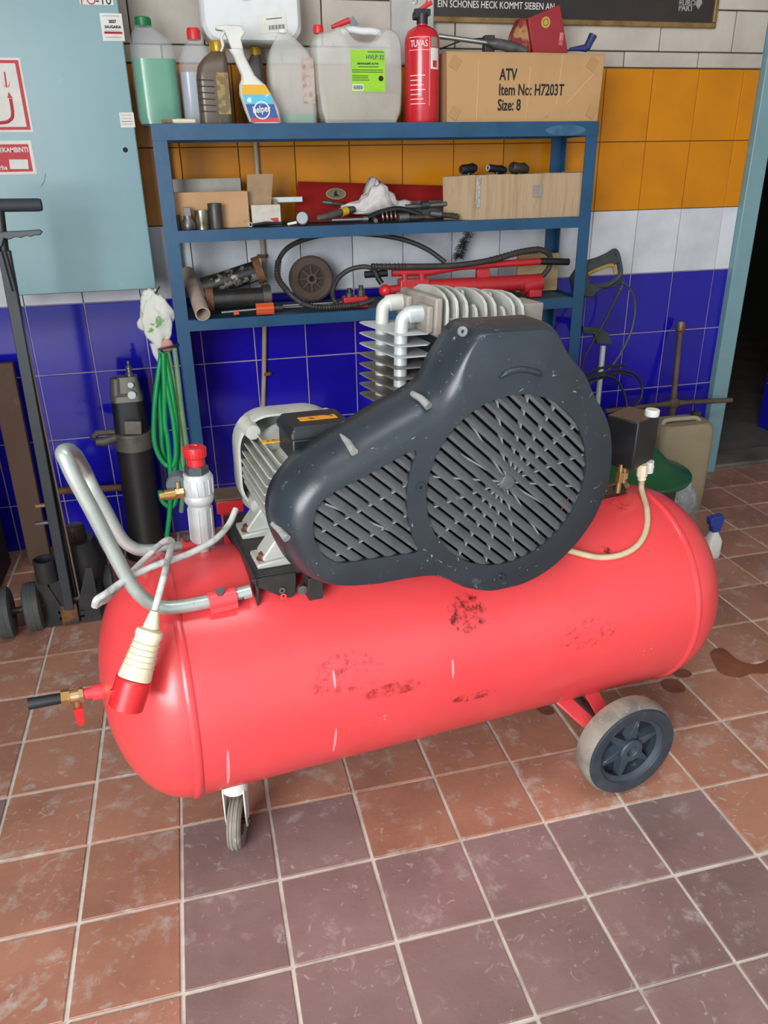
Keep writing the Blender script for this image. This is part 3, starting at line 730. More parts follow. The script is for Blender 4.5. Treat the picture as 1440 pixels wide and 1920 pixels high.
# ================================================================== the rack
RF, RB = 1.286, 1.56
m_rack = mk('rack_blue', '#15486a', .42, .1, col2='#113d5b', scale=9, col3='#225673', s3=20, lo3=.62, hi3=.8, bump=.1, bscale=40)
m_rackw = mk('rack_worn', '#3f6579', .5, .1, col2='#1c4c6c', scale=14, col3='#8a5a44', s3=30, lo3=.66, hi3=.72)
m_shelf = mk('shelf_board', '#46301f', .8, col2='#2d2119', scale=8)
xl = WY(290, 300, RF).x; xr = WY(1117, 300, RF).x; PW = .043
z1 = WY(700, 230, RF).z; z2 = WY(700, 420, RF).z; z3 = WY(600, 586, RF).z; RH = .044; RH2 = .036
rack = wthing('steel_rack', 'blue painted angle iron rack with three loaded shelves against the tiled wall', 'rack', ((xl+xr)/2, (RF+RB)/2, 0))
for x, sx in ((xl, 1), (xr, -1)):
    for y, sy in ((RF, 1), (RB, -1)):
        t = .004
        poly = [(x, y), (x + sx*PW, y), (x + sx*PW, y + sy*t), (x + sx*t, y + sy*t), (x + sx*t, y + sy*PW), (x, y + sy*PW)]
        part('post', MB().zloft([(poly, 0), (poly, z1 - .002)]), m_rack, rack)
for zt, h in ((z1, RH), (z2, RH2), (z3, RH2)):
    a, b = (xl, xr) if zt == z1 else (xl + PW*.9, xr - PW*.9)
    for y, sy in ((RF - .003, 1), (RB + .003, -1)):
        poly = [(y, zt - h), (y + sy*.004, zt - h), (y + sy*.004, zt - .004), (y + sy*.03, zt - .004), (y + sy*.03, zt), (y, zt)]
        part('rail', MB().prism(poly, lambda p, q, c: (c, p, q), a, b), m_rack, rack)
    for x, sx in ((xl, 1), (xr, -1)):
        part('side_rail', MB().box2((x + sx*.001, RF + .005, zt - h), (x + sx*.005, RB - .005, zt)), m_rack, rack)
    part('shelf', MB().box2((a + .006, RF + .002, zt - .010), (b - .006, RB - .002, zt - .001)), m_shelf if zt == z1 else mk('shelf_sheet', '#2b4454', .6, .2, col2='#3d3028', scale=8), rack)
wp = WY(1060, 244, RF); part('worn_patch', MB().prism([(p[0]*.075, p[1]*.016) for p in circ(1, 14)], lambda a, b, c: (wp.x + a, c, wp.z + b), RF - .0036, RF - .003), m_rackw, rack)

# ------------------------------------------------------------------ shelf things
def ext(l, r, t, b, y):       # measured box on the plane y
    A = WY(l, (t+b)/2, y); B = WY(r, (t+b)/2, y)
    return (A.x+B.x)/2, B.x-A.x, WY((l+r)/2, t, y).z, WY((l+r)/2, b, y).z
m_hdpe = mk('clear_hdpe', '#dde2e5', .38, col2='#b4bac0', scale=8, col3='#8d9094', s3=12, lo3=.64, hi3=.8, alpha=.2)
m_hdpew = mk('white_hdpe', '#dadcdb', .4, col2='#c8c9c6', scale=5, col3='#a3a29c', s3=9, lo3=.62, hi3=.82)
m_hdpef = mk('filmy_hdpe', '#e2e2dc', .42, col2='#d0cfc8', scale=5, col3='#9c9a92', s3=9, lo3=.62, hi3=.82, alpha=.38)
m_greenl = mk('green_liquid', '#078f66', .15, col2='#06845d', scale=3)
m_greenl2 = mk('green_liquid_dark', '#1f8a62', .2)
m_oil = mk('pale_oil', '#8f7a52', .2, col2='#846f49', scale=3)
m_brownp = mk('brown_bottle', '#5b4d3f', .3, col2='#4a3d32', scale=8, col3='#7d6f5e', s3=12, lo3=.6, hi3=.75)
m_gold = mk('gold_cap', '#b38d2b', .35, .3, col2='#9a7722', scale=20)
m_gcap = mk('green_cap', '#14703d', .4)
m_rcap = mk('red_cap', '#cf2f34', .4)
m_bcap = mk('blue_cap', '#25357f', .4)
m_card = mk('cardboard', '#b08a5f', .85, col2='#a17d55', scale=3, col3='#8a6742', s3=20, lo3=.62, hi3=.8, bump=.1, bscale=40)
m_cardo = mk('old_cardboard', '#a78f72', .9, col2='#96795a', scale=5, col3='#7c6246', s3=16, lo3=.58, hi3=.75, bump=.25, bscale=50, stretch=(9,1,.5))
m_ink = mk('black_ink', '#1a1513', .8)
m_wink = mk('white_ink', '#dcd6cf', .6)
m_gink = mk('grey_ink', '#8f8d88', .8)
m_paper = mk('white_label', '#d9d7d0', .6, col2='#cbc8c0', scale=12)
m_redpap = mk('red_label', '#b93138', .6)

def cap(mb, c, r, h, n=28, rib=True):
    mb.lathe([(r*.95,0),(r,.15*h),(r,.9*h),(r*.92,h)], c, n=n)
    if rib:
        for i in range(20):
            a = 2*pi*i/20; mb.box((c[0]+r*cos(a), c[1]+r*sin(a), c[2]+h*.45), (r*.12, r*.1, h*.7), Matrix.Rotation(a, 3, 'Z'))
    return mb
def bottle(name, label, px, y, dep, secs, mat, capmat, capw, fill=None, fillmat=None, neck=.0, ncx=0, grooves=None, rad=.35):
    l, r, t, b = px
    xc, wd, zt, zb = ext(l, r, t, b, y)
    base = z1 + .0005
    H = zt - base
    T = thing(name, label, 'bottle', (xc, y, base))
    S_ = []
    for f, kw, kd, dx in secs:      # height fraction, width factor, depth factor, shift
        S_.append((rrect(wd*kw, dep*kd, min(wd*kw, dep*kd)*rad, 5), f*H, dx*wd))
    part('bottle_body', MB().zloft(S_), mat, T)
    if fill:
        F = [s_ for s_ in secs if s_[0] < fill]
        Q = []
        for f, kw, kd, dx in [secs[0]] + F[1:]:
            Q.append((rrect(wd*kw*.955, dep*kd*.955, min(wd*kw, dep*kd)*rad*.95, 5), max(f*H, .003), dx*wd))
        f, kw, kd, dx = F[-1]
        Q.append((rrect(wd*kw*.955, dep*kd*.955, min(wd*kw, dep*kd)*rad*.95, 5), fill*H, dx*wd))
        part('liquid', MB().zloft(Q), fillmat, T)
    f, kw, kd, dx = secs[-1]
    cr = wd*capw/2
    part('cap', cap(MB(), (dx*wd, 0, f*H - .002), cr, H*(1-f) + .002), capmat, T)
    return T, xc, wd, H, base

bottle('antifreeze_bottle', 'clear plastic bottle with green cap, two-thirds full of green coolant, beside the cabinet', (249,334,33,246), 1.45, .10,
       [(0,.80,.85,.02),(.02,.95,1,.01),(.08,1,1,0),(.60,1,1,0),(.70,.98,1,0),(.78,.90,.9,-.02),(.86,.66,.66,-.08),(.90,.42,.42,-.13),(.925,.36,.36,-.14)], m_hdpe, m_gcap, .34, .62, m_greenl)
bottle('clear_bottle', 'clear ribbed bottle with red cap between green coolant and brown oil bottle', (337,402,53,231), 1.425, .075,
       [(0,.94,.95,0),(.03,1,1,0),(.55,1,1,0),(.68,.98,.97,0),(.80,.72,.75,.0),(.87,.42,.5,.02),(.89,.34,.4,.02)], m_hdpe, m_rcap, .37, .55, mk('pale_fluid', '#9fa6b0', .2))
T, xc, wd, H, base = bottle('oil_bottle', 'brown translucent motor oil bottle with gold cap and grooved side', (368,431,77,231), 1.35, .06,
       [(0,.97,.95,0),(.03,1,1,0),(.45,1,1,0),(.58,.98,1,0),(.70,.90,.9,.03),(.80,.70,.75,.12),(.86,.48,.55,.2),(.88,.40,.45,.22)], m_brownp, m_gold, .44)
for i in range(6):
    part('groove', MB().tube([(-wd*.48, -.030, H*(.16+.075*i)), (-.0*wd, -.0305, H*(.15+.075*i))], .0016, 6), mk('groove_brown', '#352a22', .5), T)
part('side_label', MB().box2((wd*.08, -.0312, H*.12), (wd*.44, -.0292, H*.62)), mk('oil_label', '#6b5836', .5, col2='#8f7a3c', scale=40, lo=.5, hi=.56), T)
T, xc, wd, H, base = bottle('washer_bottle', 'cloudy white faceted bottle with pointed neck and a little green fluid', (502,588,56,232), 1.40, .09,
       [(0,.93,.95,.02),(.02,.97,1,.01),(.25,1,1,0),(.55,1,1,0),(.66,.98,.95,0),(.78,.80,.8,-.03),(.90,.44,.5,-.08),(.97,.22,.25,-.12)], m_hdpef, m_hdpew, .20, .11, m_greenl2, rad=.18)
part('back_label', MB().box2((wd*.20, -.0468, H*.22), (wd*.46, -.0448, H*.70)), mk('worn_label', '#b7a59b', .7, col2='#8b6f68', scale=40), T)
bottle('dark_bottle', 'dark oil bottle with gold cap half hidden behind the spray bottle', (455,500,88,231), 1.515, .06,
       [(0,1,1,0),(.5,1,1,0),(.72,.9,.9,0),(.85,.5,.6,.1),(.9,.4,.5,.12)], mk('smoky_bottle', '#4c4742', .35, col2='#6a625a', scale=8), m_gold, .42)

# spray bottle
xc, wd, zt, zb = ext(432, 508, 48, 231, 1.305)
base = z1 + .0005; H = zt - base
T = thing('spray_bottle', 'white trigger spray bottle with yellow, blue and red cleaner label', 'spray bottle', (xc + .012, 1.305, base))
sec = []
for f, w_, d_, dx in ((0,.72,.9,.20),(.02,.80,1,.17),(.15,.86,1,.10),(.30,.80,1,-.02),(.40,.66,.95,-.08),(.46,.44,.8,-.13),(.50,.34,.7,-.17),(.70,.30,.6,-.36),(.76,.36,.62,-.42)):
    sec.append((rrect(wd*w_, .044*d_, .017*d_, 5), f*H, dx*wd))
part('bottle_body', MB().zloft(sec), m_wplas, T)
hd_ = MB().prism([(-.52*wd,.76*H),(-.24*wd,.76*H),(-.28*wd,.86*H),(-.16*wd,.93*H),(-.24*wd,.99*H),(-.60*wd,1.0*H),(-.86*wd,.985*H),(-.86*wd,.95*H),(-.66*wd,.94*H)], lambda a, b, c: (a, c, b), -.014, .014)
part('spray_head', hd_, m_wplas, T, .003)
part('trigger', MB().tube(spl([(-.66*wd,0,.94*H), (-.74*wd,0,.88*H), (-.72*wd,0,.80*H), (-.78*wd,0,.74*H)], 4), [.005]*9 + [.003]*4, 8), m_wplas, T)
lb = lambda f: {0:(.20,.72),.15:(.10,.86)}.get(f)
def lab(z0, z1_, mat, k=.88, nm='label_band'):
    m_ = MB(); q = []
    for t in range(7):
        f = z0 + (z1_-z0)*t/6
        dx = .17 - .6*f if f < .45 else 0
        w_ = .80 if f < .3 else .80 - (f-.3)*1.4
        q.append([(wd*(dx - w_*k/2), -.0233, f*H), (wd*(dx + w_*k/2), -.0233, f*H), (wd*(dx + w_*k/2), -.0212, f*H), (wd*(dx - w_*k/2), -.0212, f*H)])
    part(nm, m_.loft([[Vector(p) for p in a] for a in q]), mat, T)
lab(.30, .40, mk('lab_yellow', '#d9a51a', .5)); lab(.20, .30, mk('lab_cyan', '#4fb3cf', .5, col2='#dfeef0', scale=30, lo=.55, hi=.6)); lab(.055, .20, mk('lab_navy', '#2b4f8f', .5)); lab(.012, .055, mk('lab_red', '#c8343c', .5))
part('label_ring', MB().ring([(.021,0),(.025,0),(.025,.001),(.021,.001)], (wd*.09, -.0238, .135*H), (0,-1,0), 30), m_paper, T)
lettering('helper', .026, m_wink, T, (wd*.09, -.0245, .115*H), (pi/2, -.1, 0), 'CENTER', .8, .0005)

# big canister lying on top of the bottles
xc, wd, zt, zb = ext(372, 562, -60, 84, 1.50)
cz0 = ext(455, 500, 88, 231, 1.515)[2] + .002
T = thing('white_canister', 'large translucent white canister with blue cap lying across the bottles', 'canister', (xc, 1.515, cz0), 0)
def ro(k): return [(x, z) for x, z in rrect(wd*k, .20*k, .05, 7)]
q = []
for yy, k in ((-.06,.90),(-.05,.97),(-.03,1),(.03,1),(.05,.97),(.06,.90)):
    q.append([Vector((x, yy, z + .10)) for x, z in ro(k)])
part('canister_body', MB().loft(q), m_hdpew, T)
part('cap', MB().lathe([(.03,0),(.03,.012),(.027,.016)], (-.016, -.059, .145), (0,-1,0), n=28), m_bcap, T)
bl = part('barcode_label', MB().box((.062,-.0612,.055), (.09,.0016,.05), Matrix.Rotation(-.10, 3, 'Y')), m_paper, T)
for i in range(14):
    part('bar', MB().box((.052+i*.0036,-.0624,.043 + .00036*i), (.0012+.001*(i % 3 == 0),.0008,.012)), m_ink, bl)
part('print_line', MB().box((.068,-.0624,.068), (.05,.0008,.002), Matrix.Rotation(-.10, 3, 'Y')), m_ink, bl)

# hydraulic oil canister
xc, wd, zt, zb = ext(592, 757, 47, 230, 1.345)
base = z1 + .0005; H = zt - base; D = .13; FY = 1.345
T = thing('hydraulic_oil_canister', 'translucent white jerrycan with green label and red cap beside the fire extinguisher', 'canister', (xc, FY + D/2, base))
# body outline in x-z with the handle opening
def zz(py): return WY(675, py, FY).z - base
def xx(px): return WY(px, 140, FY).x - xc
body = [(xx(604),zz(229)),(xx(598),zz(215)),(xx(593),zz(150)),(xx(592),zz(85)),(xx(594),zz(66)),(xx(604),zz(59)),(xx(626),zz(58)),(xx(632),zz(50)),(xx(640),zz(47)),(xx(656),zz(49)),(xx(660),zz(57)),(xx(664),zz(70)),(xx(676),zz(76)),(xx(700),zz(76)),(xx(712),zz(70)),(xx(716),zz(56)),(xx(722),zz(49)),(xx(738),zz(50)),(xx(750),zz(60)),(xx(756),zz(80)),(xx(757),zz(150)),(xx(755),zz(210)),(xx(748),zz(229))]
bo = smooth(resample(body, 110), 2)
SG_old = SG
a2 = sum(bo[i-1][0]*bo[i][1] - bo[i][0]*bo[i-1][1] for i in range(len(bo))); SG = -1 if a2 > 0 else 1
q = []
for yy, d in ((-D/2,.016),(-D/2+.004,.007),(-D/2+.014,.001),(-.02,0),(.02,0),(D/2-.014,.001),(D/2-.004,.007),(D/2,.016)):
    P = smooth(inset(bo, d), 2) if d else bo
    zmin = min(p[1] for p in P)
    q.append([Vector((x, yy, max(z, 0) if z - zmin > .004 else 0)) for x, z in P])
part('canister_body', MB().loft(q), m_hdpef, T)
q = []
lo_ = [(xx(600),zz(176)),(xx(602),zz(200)),(xx(608),zz(224)),(xx(746),zz(224)),(xx(750),zz(200)),(xx(751),zz(176))]
part('liquid', MB().prism([(a, max(b, .004)) for a, b in lo_], lambda a, b, c: (a, c, b), -D/2+.007, D/2-.007), m_oil, T)
part('handle_bar', MB().tube(spl([(xx(650),.0,zz(56)), (xx(668),.0,zz(50)), (xx(690),.0,zz(52)), (xx(708),.0,zz(52)), (xx(724),.0,zz(56))], 5), .011, 12), m_hdpew, T)
part('cap', cap(MB(), (xx(605), -.02, zz(60)), .0155, .022), m_rcap, T)
lab_ = part('green_label', MB().box2((xx(658),-D/2-.0012,zz(172)), (xx(722),-D/2+.001,zz(93))), mk('lime_label', '#8fc31f', .5, col2='#6fb02a', scale=12), T, label='lime green product label')
lettering('HVLP 32', .017, mk('navy_ink', '#243c66', .7), lab_, (xx(720),-D/2-.0018,zz(111)), align='RIGHT', sx=.95)
lettering('HIDRAULINĖ ALYVA', .0075, m_ink, lab_, (xx(690),-D/2-.0018,zz(121)), align='CENTER', bold=.0002)
for i, (py, a, b) in enumerate(((125,672,710),(131,660,718),(135,660,718),(142,660,690),(146,660,690),(150,660,692),(97,690,720))):
    part('print_line', MB().box2((xx(a),-D/2-.0017,zz(py+1)), (xx(b),-D/2-.0012,zz(py-.6))), mk('label_ink', '#2f5a1c', .7), lab_)
part('barcode', MB().box2((xx(660),-D/2-.0017,zz(170)), (xx(681),-D/2-.0012,zz(158))), m_paper, lab_)
for i in range(9): part('bar', MB().box2((xx(661.5+i*2.1),-D/2-.0022,zz(168)), (xx(662.5+i*2.1+.4*(i % 2)),-D/2-.0017,zz(160))), m_ink, lab_)
part('drop_icon', MB().lathe([(.008,0),(.008,.0006)], (xx(714), -D/2-.0012, zz(147)), (0,-1,0), n=16), m_ink, lab_)
SG = SG_old
# red brush lying on the canister
A = WY(622, 51, 1.44); B = WY(655, 38, 1.44)
T = wthing('paint_scraper', 'small scraper with red handle leaning on the jerrycan top', 'scraper', (A.x, 1.44, A.z - .006))
part('grip', MB().tube([A, A.lerp(B, .5), B], [.006, .008, .009], 10), m_rcap, T)
C2 = WY(662, 50, 1.44); part('blade', MB().box(B + Vector((.012,0,-.006)), (.03,.002,.024), Matrix.Rotation(.9, 3, 'Y')), m_steel, T)

# fire extinguisher
xc, wd, zt, zb = ext(760, 822, 55, 230, 1.36)
R = wd/2; base = z1 + .0005; H = zt - base
T = thing('fire_extinguisher', 'red fire extinguisher standing on the rack between jerrycan and cardboard box', 'fire extinguisher', (xc, 1.36, base))
m_fex = mk('extinguisher_red', '#c2222b', .28, col2='#b51e27', scale=6, coat=.3)
part('cylinder', MB().lathe([(R*.96,0),(R,.006),(R,H*.86),(R*.97,H*.92),(R*.82,H*.98),(R*.5,H*1.02),(R*.3,H*1.04),(R*.3,H*1.08)], n=48), m_fex, T)
vl = part('valve', MB().cyl((0,0,H*1.05), (0,0,H*1.16), R*.32, n=16).box((.0,0,H*1.17), (.05,.022,.018)).cyl((-.03,0,H*1.13), (0,0,H*1.13), .011, n=12), m_black, T, .001)
part('lever', MB().tube([(-.012,0,H*1.18), (.012,-.004,H*1.24), (.03,-.006,H*1.27)], [.007,.007,.006], 8).tube([(.012,0,H*1.25), (.02,0,H*1.36)], .003, 8), m_rcap, vl)
part('safety_pin', MB().ring([(.006,-.001),(.008,0),(.006,.001)], (-.026,-.012,H*1.27), (0,-1,.2), 18), m_steel, vl)
def cyl_label(T, R, a0, a1, za, zb, mat, name, n=8, th=.0008):
    q = []
    for i in range(n+1):
        a = a0 + (a1-a0)*i/n
        q.append([Vector((R*sin(a), -R*cos(a), za)), Vector(((R+th)*sin(a), -(R+th)*cos(a), za)), Vector(((R+th)*sin(a), -(R+th)*cos(a), zb)), Vector((R*sin(a), -R*cos(a), zb))])
    return part(name, MB().loft(q), mat, T)
cyl_label(T, R, .22, .85, H*.57, H*.79, m_paper, 'inspection_label'); cyl_label(T, R+.0008, .36, .66, H*.59, H*.66, m_redpap, 'inspection_mark'); cyl_label(T, R, .25, .75, H*.8, H*.90, mk('grey_label', '#8d8478', .6), 'inspection_label')
cyl_label(T, R, -1.1, .15, H*.765, H*.77, m_wink, 'print_line'); cyl_label(T, R, -1.1, .15, H*.895, H*.90, m_wink, 'print_line'); cyl_label(T, R, .15, .165, H*.18, H*.90, m_wink, 'print_line'); 
for i in range(7): cyl_label(T, R, -1.0, -.1 - .1*(i % 3), H*(.20+.05*i), H*(.208+.05*i), m_wink, 'print_line', 6)
for i, ch in enumerate('TUVAS'):
    a = -.86 + .205*i
    lettering(ch, .026, m_wink, T, ((R+.001)*sin(a), -(R+.001)*cos(a), H*.80), (pi/2, 0, a), 'CENTER', .8)

# cardboard box with print
FY = 1.315
A = WY(838, 228, FY); B = WY(1120, 228, FY); zt = WY(980, 100, FY).z; base = z1 + .0005; H = zt - base
xc = (A.x+B.x)/2; wd = B.x - A.x; D = .21
T = thing('printed_cardboard_box', 'large closed cardboard box with black print on the right end of the rack top', 'box', (xc, FY, base))
q = [[(-wd/2,0,0),(wd/2,0,0),(wd/2,D,0),(-wd/2,D,0)], [(-wd/2-.002,-.002,H*.5),(wd/2+.004,-.002,H*.5),(wd/2+.004,D,H*.5),(-wd/2-.002,D,H*.5)], [(-wd/2-.004,0,H),(wd/2+.008,0,H),(wd/2+.008,D,H),(-wd/2-.004,D,H)]]
part('carton', MB().loft([[Vector(p) for p in s_] for s_ in q]), m_card, T, .002)
for x0, x1_ in ((-wd/2-.004, .01), (.012, wd/2+.008)):
    part('flap', MB().box2((x0, .004, H), (x1_, D-.004, H+.003)), m_card, T)
for i, tx in enumerate(('ATV', 'Item No: H7203T', 'Size: 8')):
    p = WY(932 + (4 if i == 0 else 2 if i == 1 else 0), 150 + i*28.5, FY)
    lettering(tx, .047, m_ink, T, (p.x - xc, -.0026, p.z - base), sx=.68, bold=.0008)
for (xa, ya), (xb, yb) in (((1055,103),(1043,196)),((995,125),(985,226)),((1112,140),(1060,196)),((898,110),(893,226))):
    p = WY(xa, ya, FY); r_ = WY(xb, yb, FY)
    part('crease', MB().tube([(p.x-xc,-.002,p.z-base), (r_.x-xc,-.002,r_.z-base)], .0014, 6), mk('crease_card', '#c9a67a', .8), T)
for xa, ya in ((853,118),(852,212),(1110,120),(1108,210)):
    p = WY(xa, ya, FY); part('corner_tape', MB().box((p.x-xc,-.0022,p.z-base), (.03,.002,.035), Matrix.Rotation(.5, 3, 'Y')), mk('brown_tape', '#a77f52', .35), T)
bt = base + H + .003
# grease gun on the box
A = WY(822, 68, 1.42); B = WY(912, 80, 1.40); Cc = WY(985, 97, 1.38)
lowz = bt
T = wthing('grease_gun', 'chrome and grey lever tool lying on the printed cardboard box', 'tool', (B.x, 1.40, bt))
part('chrome_tube', MB().tube([A, B], .0075, 14), mk('chrome', '#b9bcbd', .15, .95), T)
hz = lambda p, dz: Vector((p.x, p.y, max(p.z + dz, bt + .006)))
part('grip', MB().tube(spl([hz(B,.0), hz(B.lerp(Cc,.35),.004), hz(B.lerp(Cc,.7),.004), hz(Cc,.002)], 5), [.009]*3+[.016]*8+[.013]*5, 12), mk('tool_grey', '#3c3d3e', .5, col2='#555450', scale=20), T)
part('wire', MB().tube(spl([WY(806,99,1.40), WY(830,90,1.41), WY(868,76,1.41), WY(905,72,1.41)], 6), .0025, 8), m_black, T)
part('valve_body', MB().box((B.x+.015, 1.42, bt+.03), (.035,.03,.058)), m_dsteel, T, .003)
# red carton (plain front, its code left out)
FYc = 1.40
P = [WY(958, 97, FYc), WY(1063, 97, FYc), WY(1052, 10, FYc), WY(993, 32, FYc)]
T = thing('red_carton', 'dark red carton with round yellow emblem standing on the printed cardboard box', 'carton', (P[1].x - .04, FYc, bt))
o_ = Vector((P[1].x - .04, FYc, bt))
fr = [WY(1000,99,FYc), WY(1065,99,FYc), WY(1050,8,FYc), WY(990,34,FYc)]
fl_ = [(v.x - o_.x, max(v.z - bt, 0)) for v in fr]
part('carton_body', MB().prism(fl_, lambda a, b, c: (a, c, b), 0, .07), mk('carton_red', '#8e1f26', .5, col2='#7d1a21', scale=8), T, .002)
sd_ = [WY(958,99,FYc), WY(1000,99,FYc), WY(990,34,FYc), WY(980,32,FYc), WY(968,60,FYc)]
part('side_flap', MB().prism([(v.x - o_.x - .001, max(v.z - bt, 0)) for v in sd_], lambda a, b, c: (a, c, b), .012, .06), mk('carton_side', '#a37a48', .6, col2='#7a1d22', scale=14, lo=.42, hi=.5, col3='#1c1310', s3=9, lo3=.62, hi3=.64), T, .002)
e = WY(1023,42,FYc); part('emblem', MB().ring([(.010,0),(.0165,0),(.0165,.001),(.010,.001)], (e.x-o_.x, -.0008, e.z-bt), (0,-1,0), 28).lathe([(.008,0),(.008,.001)], (e.x-o_.x,-.0008,e.z-bt), (0,-1,0), n=20), mk('emblem_yellow', '#a99138', .5), T)
e = WY(1052,73,FYc); part('print_panel', MB().box((e.x-o_.x,-.0006,e.z-bt), (.014,.001,.036), Matrix.Rotation(.12, 3, 'Y')), mk('print_pink', '#c07a78', .6, col2='#8e1f26', scale=60), T)
# blue bottle lying on the box
T = wthing('small_funnel', 'small dark blue plastic funnel lying at the right end of the printed box', 'funnel', (WY(1090,95,1.40).x, 1.40, bt))
a, b, c_ = WY(1068,92,1.40), WY(1100,90,1.40), WY(1112,66,1.40)
m_navy = mk('navy_plastic', '#273263', .4, col2='#202a55', scale=10)
for v in (a, b): v.z = max(v.z, bt + .013)
part('cone', MB().tube([a, a.lerp(b,.5), b], [.004,.008,.0125], 16), m_navy, T)
part('neck', MB().tube([b, b.lerp(c_,.5), c_], [.0125,.0125,.0145], 16), m_navy, T)

# small paint brush at the front edge of the rack top
a, b = WY(303,226,1.30), WY(366,227,1.30); a.z = b.z = z1 + .008
T = wthing('paint_brush', 'flat paint brush with cream handle on the left front edge of the rack top', 'brush', (a.x, 1.30, z1))
m1 = a.lerp(b, .3)
part('bristles', MB().box(a.lerp(m1,.5), ((m1-a).length,.03,.008)), mk('bristle', '#6d4a35', .9, col2='#8d6b4d', scale=60), T)
part('handle', MB().tube([m1, a.lerp(b,.5), b], [.0055,.0075,.006], 10), m_cream, T)

# poster on the wall
A = WY(799, 48, 1.585); B = WY(1343, 34, 1.585)
pz = WY(1000, 46, 1.585).z
T = thing('framed_poster', 'dark poster with white capitals in a gilt frame on the upper wall', 'poster', ((A.x+B.x)/2, 1.59, pz))
hw = (B.x-A.x)/2; ph = .42
part('print', MB().box2((-hw+.01,-.004,.012), (hw-.01,.004,ph-.01)), mk('poster_black', '#2b2624', .35, col2='#352c27', scale=5), T)
m_gilt = mk('gilt', '#8f7446', .4, .4, col2='#6b5430', scale=20)
for a, b in (((-hw,-.012,0),(hw,.006,.018)), ((-hw,-.012,ph-.018),(hw,.006,ph)), ((-hw,-.012,.018),(-hw+.016,.006,ph-.018)), ((hw-.016,-.012,.018),(hw,.006,ph-.018))):
    part('frame_bar', MB().box2(a, b), m_gilt, T, .003)
p = WY(820, 13, 1.585); p2 = WY(1039, 13, 1.585)
o = lettering('EIN SCHÖNES HECK KOMMT SIEBEN AN', .030, m_wink, T, (p.x - T.location.x, -.0056, p.z - pz))
o.scale.x = (p2.x - p.x)/max(v.co.x for v in o.data.vertices)
p = WY(1272, 13, 1.585)
lettering('EURO', .026, m_gink, T, (p.x - T.location.x, -.0056, WY(1272,10,1.585).z - pz), bold=.0008)
lettering('PART', .026, m_gink, T, (p.x - T.location.x, -.0056, WY(1272,20,1.585).z - pz), bold=.0008)
p = WY(1310, 8, 1.585); part('logo_mark', MB().prism([(0,-.016),(.014,.004),(.006,.022),(-.008,.02),(-.014,.0)], lambda a, b, c: (p.x - T.location.x + a, c, p.z - pz + b), -.0062, -.0045), m_gink, T)

# ================================================================== middle shelf
Z2 = z2 + .0005; Z3 = z3 + .0005
m_dirty = mk('oily_steel', '#3f3b37', .5, .5, col2='#5a5047', scale=20, col3='#221f1d', s3=25, lo3=.55, hi3=.7)
m_tool = mk('tool_steel', '#6e6d6a', .4, .7, col2='#4b4845', scale=25)
def shell_box(T, w_, d_, h_, mat, t=.003):
    part('bottom', MB().box2((-w_/2,0,0), (w_/2,d_,t)), mat, T)
    part('front_wall', MB().box2((-w_/2,0,t), (w_/2,t,h_)), mat, T); part('back_wall', MB().box2((-w_/2,d_-t,t), (w_/2,d_,h_)), mat, T)
    part('side_wall', MB().box2((-w_/2,t,t), (-w_/2+t,d_-t,h_)), mat, T); part('side_wall', MB().box2((w_/2-t,t,t), (w_/2,d_-t,h_)), mat, T)
m_card2 = mk('tan_cardboard', '#b68f68', .85, col2='#a57e58', scale=5, col3='#7a5b40', s3=16, lo3=.64, hi3=.8)
xc, wd, zt, zb = ext(328, 466, 360, 418, 1.345)
T = thing('open_parts_carton', 'low open tan carton behind the sockets on the middle shelf', 'carton', (xc, 1.345, Z2))
shell_box(T, wd, .085, zt - Z2, m_card2)
xc, wd, zt, zb = ext(325, 452, 335, 372, 1.47)
T = thing('grey_tray', 'grey plastic tray behind the low tan carton on the middle shelf', 'tray', (xc, 1.47, Z2))
shell_box(T, wd, .06, zt - Z2, mk('tray_grey', '#97938a', .5, col2='#7d776d', scale=6))
part('divider', MB().box2((-wd*.12,.004,.004), (-wd*.10,.055,zt - Z2 - .004)), mk('tray_grey', '#97938a'), T)
def socket(name, label, px, y, mat, steps, hollow=True, drive=False):
    l, r, t, b = px; xc, wd, zt, zb = ext(l, r, t, b, y); R = wd/2; H = zt - Z2
    T = thing(name, label, 'socket', (xc, y, Z2), 0, 'sockets on the middle shelf')
    part('socket_body', MB().ring([(R*k, H*f) for k, f in steps] + [(R*.62, H*steps[-1][1]), (R*.62, H*steps[0][1] + .001)], n=28), mat, T)
    part('socket_core', MB().lathe([(R*.63, H*steps[0][1] + .0015), (R*.63, H*steps[-1][1] - .012)], n=12), m_dirty, T)
    if drive: part('square_drive', MB().box((0,0,H*.78), (R*.9,R*.9,H*.42)), mat, T, .001)
socket('drive_adapter', 'grey steel drive adapter with square peg, left of the chrome socket', (338,366,388,420), 1.312, m_tool, [(.9,0),(1,.05),(1,.28),(.62,.5),(.6,.62)], drive=True)
socket('chrome_socket', 'short shiny socket between the square adapter and the tall dark socket', (365,392,394,420), 1.312, mk('socket_chrome', '#a09a88', .3, .9, col2='#7c7564', scale=20), [(.95,0),(.95,.3),(1,.36),(1,1)])
socket('impact_socket', 'tall dark impact socket in front of the tan carton', (390,417,381,420), 1.312, mk('socket_black', '#4a4846', .45, .7, col2='#5d5852', scale=14), [(.96,0),(1,.05),(1,.97),(.95,1)])
socket('small_socket', 'small dark socket tucked behind the left rack post', (326,338,403,420), 1.325, m_dirty, [(1,0),(1,1)])
